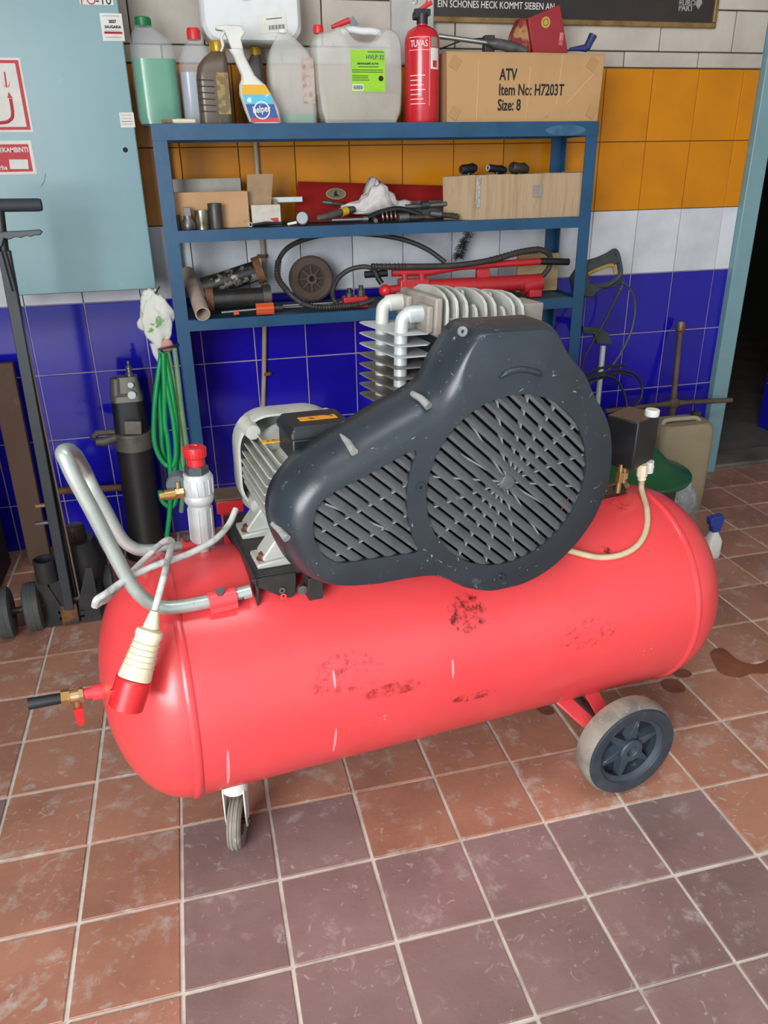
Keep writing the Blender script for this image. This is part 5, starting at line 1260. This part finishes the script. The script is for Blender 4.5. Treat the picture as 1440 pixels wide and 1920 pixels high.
# rag hanging by the rack post
bmr = bmesh.new(); bmesh.ops.create_icosphere(bmr, subdivisions=4, radius=1)
rc = WY(302, 604, 1.30)
for v_ in bmr.verts:
    p = v_.co.copy(); k = 1 + mnoise.noise(p*2.0 + Vector((7,2,1)))*.35 + mnoise.noise(p*5)*.12
    tp = 1 - .55*max(-p.z, 0) - .25*max(p.z, 0)
    v_.co = (p.x*.058*k*tp - .010*max(-p.z,0)*p.z*0, p.y*.026*k*tp, p.z*.100*k)
mr_ = bpy.data.meshes.new('rag'); bmr.to_mesh(mr_); bmr.free(); mr_.polygons.foreach_set('use_smooth', [True]*len(mr_.polygons))
mr_.materials.append(mk('leaf_cloth', '#cfd0c6', .95, col2='#5f9a45', scale=11, lo=.60, hi=.62, col3='#b9b3ab', s3=20, lo3=.55, hi3=.75, bump=.3, bscale=60))
T = thing('leaf_print_cloth', 'white cloth with green leaf print stuffed beside the left rack post', 'cloth', (rc.x - .016, 1.315, rc.z))
o = mobj('cloth_bundle', mr_, T)
part('loose_tail', MB().tube([(-.016,0,-.07), (-.014,0,-.105), (-.004,0,-.135), (-.002,0,-.16)], [.014,.011,.009,.002], 10), mk('plain_cloth', '#c9cbc8', .95, bump=.3), T)
part('pink_fold', MB().ell((.024,-.004,-.080), (.022,.014,.024), 14, 8), mk('pink_cloth', '#c98f88', .95, col2='#b6756f', scale=16), T)
hkz = rc.z + .085
part('hook', MB().tube([(.0,0,.075), (.02,-.002,.105), (.0262,-.0,.112)], .003, 8), m_dsteel, T)

# green hose coil hung by the post
T = wthing('green_hose', 'bright green garden hose hung in long loops beside the left rack post', 'hose', (WY(325,700,1.29).x, 1.29, .3))
m_hg = mk('green_hose', '#12924f', .4, col2='#0d8246', scale=10); m_hg2 = mk('dull_green_hose', '#6d8f63', .5, col2='#56784f', scale=10)
def hose(pts, mt, r=.0088, nm='hose_loop'):
    part(nm, MB().tube(spl([WY(*p) for p in pts], 8), r, 12), mt, T)
hose([(303,660,1.27),(297,700,1.262),(290,760,1.255),(289,820,1.25),(297,852,1.245),(312,872,1.24),(325,872,1.235),(330,845,1.235),(325,790,1.24),(312,720,1.25),(304,662,1.262)], m_hg)
hose([(306,662,1.25),(308,720,1.245),(309,790,1.24),(315,830,1.235),(320,900,1.23),(318,960,1.23),(313,1005,1.23),(310,1040,1.23)], m_hg)
hose([(309,662,1.262),(318,710,1.255),(326,760,1.25),(330,800,1.245),(331,850,1.24),(326,890,1.24),(330,930,1.24),(322,950,1.24),(305,940,1.24),(300,920,1.242)], m_hg)
hose([(304,661,1.275),(298,720,1.272),(302,790,1.268),(306,850,1.265),(318,866,1.262),(332,860,1.26),(340,880,1.258)], m_hg)
hose([(314,660,1.27),(322,700,1.268),(333,780,1.265),(341,850,1.262),(344,900,1.26),(340,960,1.26)], m_hg2)
hose([(327,652,1.272),(333,700,1.268),(341,770,1.265),(349,830,1.262),(354,880,1.26),(356,930,1.26)], m_hg2)
part('hook', MB().tube(spl([WY(297,655,1.255), WY(312,652,1.255), WY(330,648,1.27), Vector((xl + .002, RF + .01, WY(330,648,1.27).z))], 5), .004, 8), m_dsteel, T)

# tall black hydraulic cylinder at the wall
CYL = 1.44
ca = WY(275, 1010, CYL); cb = WY(240, 770, CYL); xb = WY(278, 1035, CYL).x
T = wthing('tall_black_cylinder', 'tall black pneumatic cylinder with grey clamp ring standing at the blue tiles', 'cylinder', (xb, CYL, 0))
a = Vector((xb, CYL, .0)); b = Vector((WY(252,838,CYL).x, CYL, WY(252,838,CYL).z)); Rr = .064
part('tube', MB().lathe([(Rr*1.25,0),(Rr*1.25,.02),(Rr*1.02,.035),(Rr,.04),(Rr,(b-a).length)], a, b-a, 40), mk('tube_black', '#1f1d1d', .5, col2='#2e2a28', scale=6, col3='#4a433e', s3=20, lo3=.66, hi3=.78), T)
d_ = (b-a).normalized(); e = b + d_*.062
cl_ = part('clamp_ring', MB().ring([(Rr*.9,0),(Rr*1.06,0),(Rr*1.08,.05),(Rr*1.12,.052),(Rr*1.12,.064),(Rr*.9,.066)], b, d_, 40), mk('clamp_grey', '#6f6c62', .55, .4, col2='#57534a', scale=14), T)
part('clamp_ear', MB().tube([e + Vector((-.05,-.03,-.01)), e + Vector((-.10,-.045,-.018)), e + Vector((-.125,-.05,-.015))], [.016,.016,.013], 12).tube([e + Vector((-.06,-.01,.005)), e + Vector((-.12,-.02,.008)), e + Vector((-.135,-.035,-.006))], [.010,.012,.012], 10), MATS['clamp_grey'], cl_)
part('clamp_tongue', MB().box(e + Vector((.01,-Rr*1.0,.03)), (.06,.01,.05), Matrix.Rotation(.1, 3, 'Y')), MATS['clamp_grey'], cl_, .004)
f0 = e + d_*.002; t_ = WY(238, 757, CYL); f1 = f0 + d_*.115
part('upper_body', MB().loft([[f0 + Vector((x, y, 0)) for x, y in rrect(.118,.10,.03,5)], [f1 + Vector((x, y, 0)) for x, y in rrect(.112,.095,.03,5)]]), m_black, T)
g1 = f1 + d_*.085
part('valve_head', MB().loft([[f1 + Vector((x, y, 0)) for x, y in rrect(.108,.085,.02,4)], [f1 + d_*.02 + Vector((x, y, 0)) for x, y in rrect(.104,.08,.02,4)], [f1 + d_*.03 + Vector((x + .008, y, 0)) for x, y in rrect(.08,.06,.015,4)], [g1 + Vector((x + .006, y, 0)) for x, y in rrect(.07,.05,.012,4)]]), mk('head_grey', '#6a6860', .5, .4, col2='#4d4a44', scale=14), T)
part('valve_lobe', MB().tube([f1 + Vector((-.035,-.01,.01)), f1 + d_*.07 + Vector((-.03,-.01,.012))], [.024,.020], 12), MATS['head_grey'], T)
for dz, r_ in ((.062,.010),(.026,.014)):
    part('valve_screw', MB().cyl(f1 + d_*dz + Vector((.018,-.030,0)), f1 + d_*dz + Vector((.018,-.046,0)), r_, n=18), m_bright, T)
tp = g1 + Vector((.016,0,0)); part('air_nipple', MB().lathe([(.013,0),(.013,.01),(.010,.012),(.010,.024),(.012,.025),(.012,.032),(.006,.034),(.006,.042),(.008,.045),(.004,.052)], tp, d_, 18), m_steel, T)

# short rusty pipe on the wall
a, b = WY(92, 922, 1.52), WY(228, 914, 1.52)
T = wthing('rusty_pipe_stub', 'short rusty pipe sticking out across the blue tiles', 'pipe', (a.x, 1.52, a.z))
part('pipe', MB().ring([(.009,0),(.013,0),(.013,(b-a).length),(.009,(b-a).length)], a, b-a, 20), m_rust, T)
part('support_peg', MB().cyl(a.lerp(b,.3), Vector((a.lerp(b,.3).x, WALLY + .002, a.lerp(b,.3).z)), .006, n=10), m_rust, T)

# plank leaning at the wall
px0 = WY(35, 850, 1.5); 
T = wthing('brown_plank', 'dusty brown wooden plank standing on end at the left edge', 'plank', (px0.x, 1.5, 0))
zt_ = WY(0, 684, 1.5).z
part('plank', MB().loft([[Vector((px0.x + x, 1.47 + y, 0)) for x, y in ((-.04,-.015),(.04,-.015),(.04,.015),(-.04,.015))], [Vector((px0.x + x, 1.53 + y, zt_)) for x, y in ((-.04,-.015),(.04,-.015),(.04,.015),(-.04,.015))]]), mk('brown_wood', '#5b4437', .8, col2='#4c382d', scale=4, col3='#7a6252', s3=14, lo3=.6, hi3=.8), T, .003)

# low dark locker, added to make the left edge darker
T = thing('corner_filler', 'added low dark brown locker at the far left behind the jack', 'filler', (-.62, 1.36, 0))
m_filler = mk('filler_brown', '#2a201b', .7, col2='#1e1713', scale=6)
part('filler_body', MB().box2((-.22,-.14,0), (.20,.14,.50)), m_filler, T, .004)
part('filler_top', MB().box2((-.24,-.16,.50), (.22,.16,.53)), mk('filler_top', '#4a362b', .8, col2='#3a2a21', scale=6), T, .003)
part('filler_front', MB().box2((-.20,-.146,.03), (.18,-.14,.48)), m_filler, T, .002)
# trolley jack
J = WZ(135, 1168, 0); JY = J.y
T = wthing('trolley_jack', 'grimy black trolley jack with upright handle and two wheels at the left', 'trolley jack', (J.x, JY, 0))
m_jack = mk('jack_black', '#2b2c2e', .5, .3, col2='#3c3835', scale=14, col3='#6d5a49', s3=20, lo3=.64, hi3=.76)
m_jrub = mk('jack_rubber', '#4b4d4c', .8, col2='#35383a', scale=9, bump=.2)
def jwheel(px_, py_, r, w_, nm='wheel'):
    g = WZ(px_, py_, 0); O = Vector((g.x, g.y + .0, r)); A = Vector((1, .12, 0)).normalized()
    k = part(nm, MB().ring([(r*.35,-w_/2),(r*.85,-w_/2),(r*.97,-w_/2*.8),(r,-w_/2*.4),(r*.985,-w_*.12),(r,-w_*.08),(r,w_*.08),(r*.985,w_*.12),(r,w_/2*.4),(r*.97,w_/2*.8),(r*.85,w_/2),(r*.35,w_/2)], O, A, 40), m_jrub, T)
    part('hub', MB().lathe([(r*.36,-w_/2*.8),(r*.36,w_/2*.8)], O, A, 20), m_jack, k)
    return O
W1 = jwheel(20, 1190, .083, .046); W2 = jwheel(72, 1176, .080, .05)
W3 = jwheel(208, 1118, .06, .035)
part('axle', MB().cyl(W1, Vector((J.x + .07, W2.y + .02, .08)), .011, n=12), m_jack, T)
fx0, fx1 = J.x - .058, J.x + .075
def frame_plate(x, notch=True):
    yb = JY + .0
    return x
# front plates with notches
for (xa, xb2, sg) in ((WY(84,1160,JY).x, WY(121,1160,JY).x, 1), (WY(152,1150,JY).x, WY(190,1150,JY).x, -1)):
    a0, a1 = xa, xb2; z_ = [0.004, .02, .02, .035, .035, .05, .05, .07]
    nx = a1 if sg > 0 else a0; bx = a0 if sg > 0 else a1; t_ = .012*sg
    poly = [(bx, .004), (nx, .004), (nx, .022), (nx - t_, .022), (nx - t_, .034), (nx, .034), (nx, .046), (nx - t_, .046), (nx - t_, .058), (nx, .058), (nx, .075), (bx + .3*(nx-bx), .20), (bx, .20)]
    part('side_plate', MB().prism(poly, lambda a, b, c: (a, c, b), JY - .012, JY - .004), m_jack, T)
    part('side_plate', MB().box2((bx - .003, JY - .004, .012), (bx + .003, JY + .30, .11)), m_jack, T)
part('cross_piece', MB().box2((J.x - .025, JY - .016, .004), (J.x + .028, JY + .01, .075)), mk('rusty_orange', '#7d4f2c', .8, .1, col2='#3a302a', scale=14, lo=.42, hi=.55), T, .003)
part('base_plate', MB().box2((fx0, JY + .0, .02), (fx1, JY + .28, .05)), m_jack, T, .004)
so = WY(82, 1052, JY); part('handle_socket', MB().ring([(.029,0),(.034,0),(.034,.075),(.029,.075)], Vector((so.x, JY, so.z - .068)), (0.02,0,1), 28), m_jack, T)
part('socket_bracket', MB().box2((so.x, JY - .006, .05), (so.x + .055, JY + .012, so.z - .02)), m_jack, T, .003)
part('hydraulic_unit', MB().zloft([(rrect(.15,.16,.05), .05), (rrect(.15,.16,.05), .15), (rrect(.13,.14,.05), .20), (rrect(.11,.12,.05), .235)], (J.x + .035, JY + .15, 0)), m_jack, T)
pc_ = WY(143, 1000, JY + .15); part('filler_cap', MB().lathe([(.030,0),(.030,.045),(.026,.055),(.018,.056)], (pc_.x, JY + .15, .23), n=24), mk('cap_brown', '#3a322b', .4, .4, col2='#5a4a3c', scale=12), T)
for py_ in (945, 978):
    a, b = WY(100, py_, JY + .02), WY(66, py_ + 4, JY + .0)
    part('release_tab', MB().box(a.lerp(b,.5), ((a-b).length, .014, .009)), m_tool if py_ > 960 else mk('tab_brass', '#8a6f4c', .5, .3), T, .002)
# handle: square bar with side rods and grips
bx_, by_ = J.x + .004, JY - .004
zt_ = WY(8, 470, by_).z
part('handle_bar', MB().loft([[Vector((bx_ + x, by_ + y, .06)) for x, y in ((-.015,-.015),(.015,-.015),(.015,.015),(-.015,.015))], [Vector((WY(8,470,by_).x + x, by_ + y, zt_)) for x, y in ((-.015,-.015),(.015,-.015),(.015,.015),(-.015,.015))]]), mk('handle_grey', '#33383c', .5, .2, col2='#262a2d', scale=8), T, .002)
part('pull_rod', MB().tube([Vector((bx_ + .036, by_, .08)), Vector((WY(25,520,by_).x, by_, WY(25,520,by_).z)), Vector((WY(14,462,by_).x, by_, WY(14,462,by_).z))], .003, 8), mk('rod_copper', '#8a7460', .4, .5), T)
part('pull_rod', MB().tube([Vector((bx_ + .024, by_ + .01, .10)), Vector((WY(16,470,by_).x, by_, WY(16,470,by_).z))], .004, 8), m_black, T)
part('rod_sleeve', MB().tube([WY(28,545,by_-.012), WY(8,472,by_-.012)], .0085, 10), m_black, T)
g0, g1_ = WY(-90, 386, by_), WY(78, 384, by_)
part('cross_grip', MB().tube([g0, g1_ - Vector((.01,0,0)), g1_], [.0165,.0165,.0145], 18), mk('foam_grip', '#2c3238', .7), T)
tp_ = Vector((WY(8,470,by_).x, by_, zt_))
part('handle_neck', MB().tube([tp_, Vector((WY(-2,386,by_).x, by_, WY(-2,386,by_).z))], .012, 12), m_black, T)
lv = [WY(x, y, by_ - .014) for x, y in ((-15,437),(8,434),(50,432),(74,430),(80,434),(76,441),(66,441),(58,444),(50,442),(40,446),(30,444),(18,449),(8,446),(4,462),(-15,462))]
part('release_lever', MB().loft([[Vector((v.x, by_ - .022, v.z)) for v in lv], [Vector((v.x, by_ - .008, v.z)) for v in lv]]), mk('lever_grey', '#3b4346', .5), T, .002)

# second dark jack body behind, and red block behind the motor
A = WY(404, 912, .62); B = WY(456, 912, .62)
w_ = B.x - A.x; zt_ = WY(430, 935, .62).z
T = thing('red_axle_stand', 'red steel stand with worn brown top just behind the motor', 'axle stand', ((A.x+B.x)/2 - .004, .66, 0))
part('stand_head', MB().box2((-w_/2, -.04, zt_ - .045), (w_/2, .04, zt_ - .006)), m_hyd, T, .003)
part('head_pad', MB().box2((-w_/2 - .002, -.044, zt_ - .006), (w_/2 + .002, .044, zt_ + .002)), mk('pad_brown', '#5d4c40', .8, col2='#473a31', scale=10), T, .003)
part('stand_post', MB().box2((-.026, -.024, .10), (.026, .024, zt_ - .045)), m_hyd, T, .003)
for sx in (-1, 1):
    for sy in (-1, 1):
        part('leg', MB().tube([(sx*.02, sy*.02, .22), (sx*.09, sy*.09, .006)], .011, 8), m_hyd, T)

# ================================================================== right side
# beige jerrycan on the floor
FYj = 1.19
A = WY(1238, 860, FYj); B = WY(1338, 860, FYj); zt_ = WY(1290, 800, FYj).z; w_ = B.x - A.x; D = .16
T = thing('beige_jerrycan', 'dirty beige plastic jerrycan on the floor by the door frame', 'jerrycan', ((A.x+B.x)/2, FYj + D/2, 0))
m_jer = mk('beige_hdpe', '#978a6d', .6, col2='#83775c', scale=5, col3='#a89c80', s3=12, lo3=.6, hi3=.8)
part('can_body', MB().zloft([(rrect(w_*.9,D*.9,.03,6), 0), (rrect(w_*.97,D,.04,6), .012), (rrect(w_,D,.04,6), .08), (rrect(w_,D,.04,6), zt_ - .05), (rrect(w_*.97,D*.97,.045,6), zt_ - .016), (rrect(w_*.88,D*.85,.05,6), zt_)]), m_jer, T)
part('can_handle', MB().tube(spl([(-w_*.38,-.02,zt_ - .004), (-w_*.32,-.02,zt_ + .014), (0,-.02,zt_ + .014), (w_*.22,-.02,zt_ + .012), (w_*.30,-.02,zt_ - .004)], 5), .009, 10), mk('cream_handle', '#a99f83', .6), T)
part('can_cap', MB().lathe([(.02,zt_ - .006),(.02,zt_ + .02),(.017,zt_ + .022)], (w_*.36,.03,0), n=20), m_dirty, T)
# cross wrench leaning on the wall
YW = 1.50
m_crust = mk('rusty_steel', '#6b5a4d', .7, .4, col2='#54463c', scale=14, col3='#8d8176', s3=20, lo3=.62, hi3=.75)
cc = WY(1262, 756, YW)
T = wthing('wheel_wrench', 'rusty four-way wheel wrench leaning against the blue tiles', 'wrench', (cc.x, YW, 0))
tpv = WY(1277, 606, YW + .055); btv = Vector((cc.x + (cc.x - tpv.x)*1.15 , YW - .055, cc.z - (tpv.z - cc.z)*1.15)); btv.z = .006 if btv.z < .02 else btv.z
part('arm', MB().tube([cc, cc.lerp(tpv,.2), tpv], [.017,.0115,.0115], 14), m_crust, T); part('arm', MB().tube([cc, cc.lerp(btv,.2), Vector((btv.x, btv.y, .003))], [.017,.0115,.0115], 14), m_crust, T)
L_ = WY(1135, 771, YW - .01); R_ = WY(1372, 750, YW - .01)
part('arm', MB().tube([cc, cc.lerp(L_,.2), L_], [.017,.0105,.0105], 14), m_crust, T); part('arm', MB().tube([cc, cc.lerp(R_,.2), R_], [.017,.0105,.0105], 14), m_crust, T)
part('centre_boss', MB().ell(cc + Vector((0,-.004,0)), (.027,.02,.027), 16, 10), m_crust, T)
dv = (tpv-cc).normalized(); part('socket_end', MB().tube([tpv - dv*.05, tpv - dv*.035, tpv - dv*.03, tpv + dv*.006], [.013,.016,.020,.020], 14), mk('socket_rust', '#7a6a5c', .5, .6, col2='#6a4a3c', scale=20), T)
# green lid on a bagged bucket
gx, gy = 1.80, .86; gz = .372
T = thing('green_lidded_bucket', 'bucket with wide dark green dished lid behind the right end of the tank', 'bucket', (gx, gy, 0))
m_gl = mk('lid_green', '#1f5a35', .35, col2='#194c2c', scale=6, col3='#3a4a30', s3=10, lo3=.62, hi3=.8)
part('lid', MB().lathe([(.10,gz-.018),(.186,gz-.018),(.192,gz-.008),(.190,gz-.001),(.15,gz+.014),(.11,gz+.04),(.075,gz+.075),(.05,gz+.08),(.02,gz+.082)], n=56), m_gl, T)
part('bucket_wall', MB().lathe([(.125,0),(.13,.01),(.15,gz-.02),(.12,gz-.019)], n=40), mk('bucket_grey', '#3a3a38', .6), T)
bmr = bmesh.new(); bmesh.ops.create_uvsphere(bmr, u_segments=48, v_segments=30, radius=1)
for v_ in bmr.verts:
    p = v_.co.copy(); k = 1 + mnoise.noise(p*3 + Vector((1,5,2)))*.16 + mnoise.noise(p*8)*.07
    v_.co = (p.x*.075*k, p.y*.06*k, max(p.z*.14*k, -.125))
mr_ = bpy.data.meshes.new('bag'); bmr.to_mesh(mr_); bmr.free(); mr_.polygons.foreach_set('use_smooth', [False]*len(mr_.polygons))
mr_.materials.append(mk('bag_film', '#a7adac', .22, col2='#8b9190', scale=10, bump=.6, bscale=25, alpha=.7))
o = mobj('plastic_bag', mr_); o.location = (2.085, .985, .128); tag(o, 'crumpled clear plastic bag between the green lid and the beige jerrycan', 'plastic bag')
a = WZ(1288, 978, .004)
single('paper_scrap', MB().box((a.x, a.y, .0355), (.085,.004,.075), Matrix.Rotation(.5, 3, 'Z') @ Matrix.Rotation(-.35, 3, 'X')), mk('grey_paper', '#8b8d8c', .6), 'grey folded paper scrap standing at the foot of the jerrycan', 'paper', (a.x, a.y, 0), world=True)
# small spray bottle on the floor
P_ = WZ(1333, 1048, 0)
T = thing('small_spray_bottle', 'small white bottle with blue trigger head on the floor behind the tank', 'spray bottle', (P_.x + .01, P_.y + .02, 0))
part('bottle_body', MB().zloft([(rrect(.055,.045,.015), 0), (rrect(.06,.05,.016), .01), (rrect(.06,.05,.016), .07), (rrect(.035,.035,.014), .095), (rrect(.024,.024,.01), .105)]), m_wplas, T)
part('trigger_head', MB().prism([(-.016,.105),(.016,.105),(.02,.135),(.026,.16),(.018,.172),(-.02,.168),(-.034,.16),(-.03,.135),(-.02,.13)], lambda a, b, c: (a, c, b), -.014, .014), mk('blue_trigger', '#2b3f8c', .4), T, .003)
# saw hung on the right rack post
YS = 1.40
T = wthing('hand_saw', 'black electric saw with yellow inner grip hanging on the right rack post', 'saw', (WY(1130,500,YS).x, YS, WY(1130,560,YS).z))
m_saw = mk('saw_dark', '#2e373a', .5, col2='#3d4548', scale=12, col3='#6d7374', s3=20, lo3=.64, hi3=.75)
hp_ = [(1096,496),(1120,487),(1140,478),(1152,471),(1158,480),(1162,500),(1163,512),(1157,522),(1143,532),(1130,536),(1106,537),(1100,528),(1096,515)]
gq = [WY(x, y, YS) for x, y in hp_]
part('handle_frame', MB().tube(spl(gq, 5, True), .0105, 10, closed=True), m_saw, T)
part('handle_top', MB().loft([[Vector((WY(x,y,YS).x, YS - .012, WY(x,y,YS).z)) for x, y in ((1097,497),(1120,488),(1150,472),(1160,492),(1150,496),(1128,500),(1100,512))], [Vector((WY(x,y,YS).x, YS + .012, WY(x,y,YS).z)) for x, y in ((1097,497),(1120,488),(1150,472),(1160,492),(1150,496),(1128,500),(1100,512))]]), m_saw, T, .004)
part('inner_grip', MB().tube(spl([WY(x, y, YS - .008) for x, y in ((1098,526),(1102,514),(1120,505),(1140,498),(1150,499),(1153,512))], 5), [.006]*5 + [.008]*16 + [.006]*5, 10), mk('saw_yellow', '#a8893f', .5, col2='#8a6f30', scale=16), T)
part('motor_housing', MB().loft([[Vector((WY(x,y,YS).x, YS - .025, WY(x,y,YS).z)) for x, y in ((1084,505),(1096,496),(1100,528),(1125,540),(1112,548),(1108,556),(1092,556),(1080,550),(1076,540),(1072,522))], [Vector((WY(x,y,YS).x, YS + .03, WY(x,y,YS).z)) for x, y in ((1084,505),(1096,496),(1100,528),(1125,540),(1112,548),(1108,556),(1092,556),(1080,550),(1076,540),(1072,522))]]), m_saw, T, .005)
part('hang_hook', MB().tube(spl([WY(1125,540,YS+.01), WY(1150,536,YS+.01), WY(1166,526,YS+.01), WY(1168,534,YS+.01), WY(1162,545,YS+.01)], 5), .006, 10), m_saw, T)
part('power_lead', MB().tube(spl([WY(1162,545,YS+.01), WY(1152,565,YS+.02), WY(1135,600,YS+.03), WY(1112,640,YS+.03), WY(1094,676,YS+.03), WY(1088,720,YS+.03)], 8), [.006]*8 + [.0045]*33, 10), m_hose, T)
# grey looped cables
T = wthing('cable_loop', 'loose grey cable drooping from the saw beside the tiles', 'cable', (WY(1185,600,1.45).x, 1.45, WY(1150,700,1.45).z))
m_gc = mk('grey_cable', '#4a4b4e', .5, col2='#5c5d5f', scale=14)
part('cable', MB().tube(spl([WY(1168,530,1.36), WY(1180,541,1.40), WY(1189,560,1.43), WY(1190,590,1.44), WY(1182,625,1.44), WY(1165,660,1.43), WY(1148,685,1.42), WY(1128,705,1.40), WY(1105,720,1.38)], 8), .0042, 10), m_gc, T)
T = wthing('cable_bundle', 'bundle of dark cables curling out behind the belt guard', 'cable', (WY(1150,720,1.2).x, 1.2, .3))
for pts in ([(1088,705,1.15),(1120,692,1.17),(1150,686,1.18),(1172,684,1.18)], [(1090,712,1.14),(1125,700,1.15),(1160,694,1.16),(1190,702,1.16),(1203,722,1.16),(1202,745,1.15),(1190,760,1.14),(1178,768,1.12),(1170,800,1.1),(1160,850,1.08)], [(1090,716,1.12),(1120,705,1.13),(1150,708,1.13),(1166,728,1.13),(1174,752,1.12),(1176,780,1.10),(1172,820,1.08)], [(1092,720,1.13),(1130,708,1.14),(1160,699,1.15),(1185,705,1.15)]):
    part('cable', MB().tube(spl([WY(*p) for p in pts], 8), .0046, 10), m_black, T)
# dark hook with a bright tube (long-handled scraper) behind the guard
T = wthing('long_handled_hoe', 'hoe with dark blade and pale metal handle standing behind the compressor', 'hoe', (WY(1130,660,1.48).x, 1.48, 0))
a, b = WY(1131, 648, 1.48), WY(1120, 760, 1.46)
dd = (b-a).normalized(); e = a + dd*((a.z)/(-dd.z)) if dd.z < 0 else b
e.z = max(e.z, .004)
part('handle', MB().tube([a, e], .0115, 14), m_bright, T)
part('blade', MB().loft([[Vector((WY(x,y,1.48).x, 1.472, WY(x,y,1.48).z)) for x, y in ((1092,612),(1126,614),(1140,625),(1147,646),(1118,644),(1112,626),(1092,624))], [Vector((WY(x,y,1.48).x, 1.488, WY(x,y,1.48).z)) for x, y in ((1092,612),(1126,614),(1140,625),(1147,646),(1118,644),(1112,626),(1092,624))]]), m_saw, T, .002)
# wet patches on the floor
m_wet = mk('wet_film', '#7d4a36', .25, col2='#6b3d2c', scale=6)
for i, (lb, pts) in enumerate((('large glossy wet patch on the tiles at the right edge', ((1332,1222),(1355,1215),(1385,1238),(1420,1245),(1450,1235),(1470,1250),(1440,1262),(1410,1262),(1385,1270),(1352,1262),(1340,1245))),
                ('medium wet spot on the tiles below the right tank end', ((1240,1276),(1262,1272),(1282,1285),(1284,1296),(1262,1298),(1245,1290))),
                ('small wet spot nearest the right tank seam', ((1262,1258),(1284,1254),(1298,1264),(1285,1270),(1268,1268))),
                ('small wet spot under the tank before the wheel', ((1004,1325),(1022,1318),(1040,1336),(1020,1340))))):
    q = [WZ(x, y, .002) for x, y in pts]; q = spl(q, 4, True); c_ = sum(q, Vector())/len(q)
    single('wet_patch', MB().loft([[Vector((v.x, v.y, .0008)) for v in q], [Vector((c_.x + (v.x-c_.x)*.97, c_.y + (v.y-c_.y)*.97, .0016)) for v in q]]), m_wet, lb, 'puddle', (c_.x, c_.y, .0008), 'wet patches on the floor', world=True)

for o in bpy.data.objects:
    if '_off' in o: del o['_off']
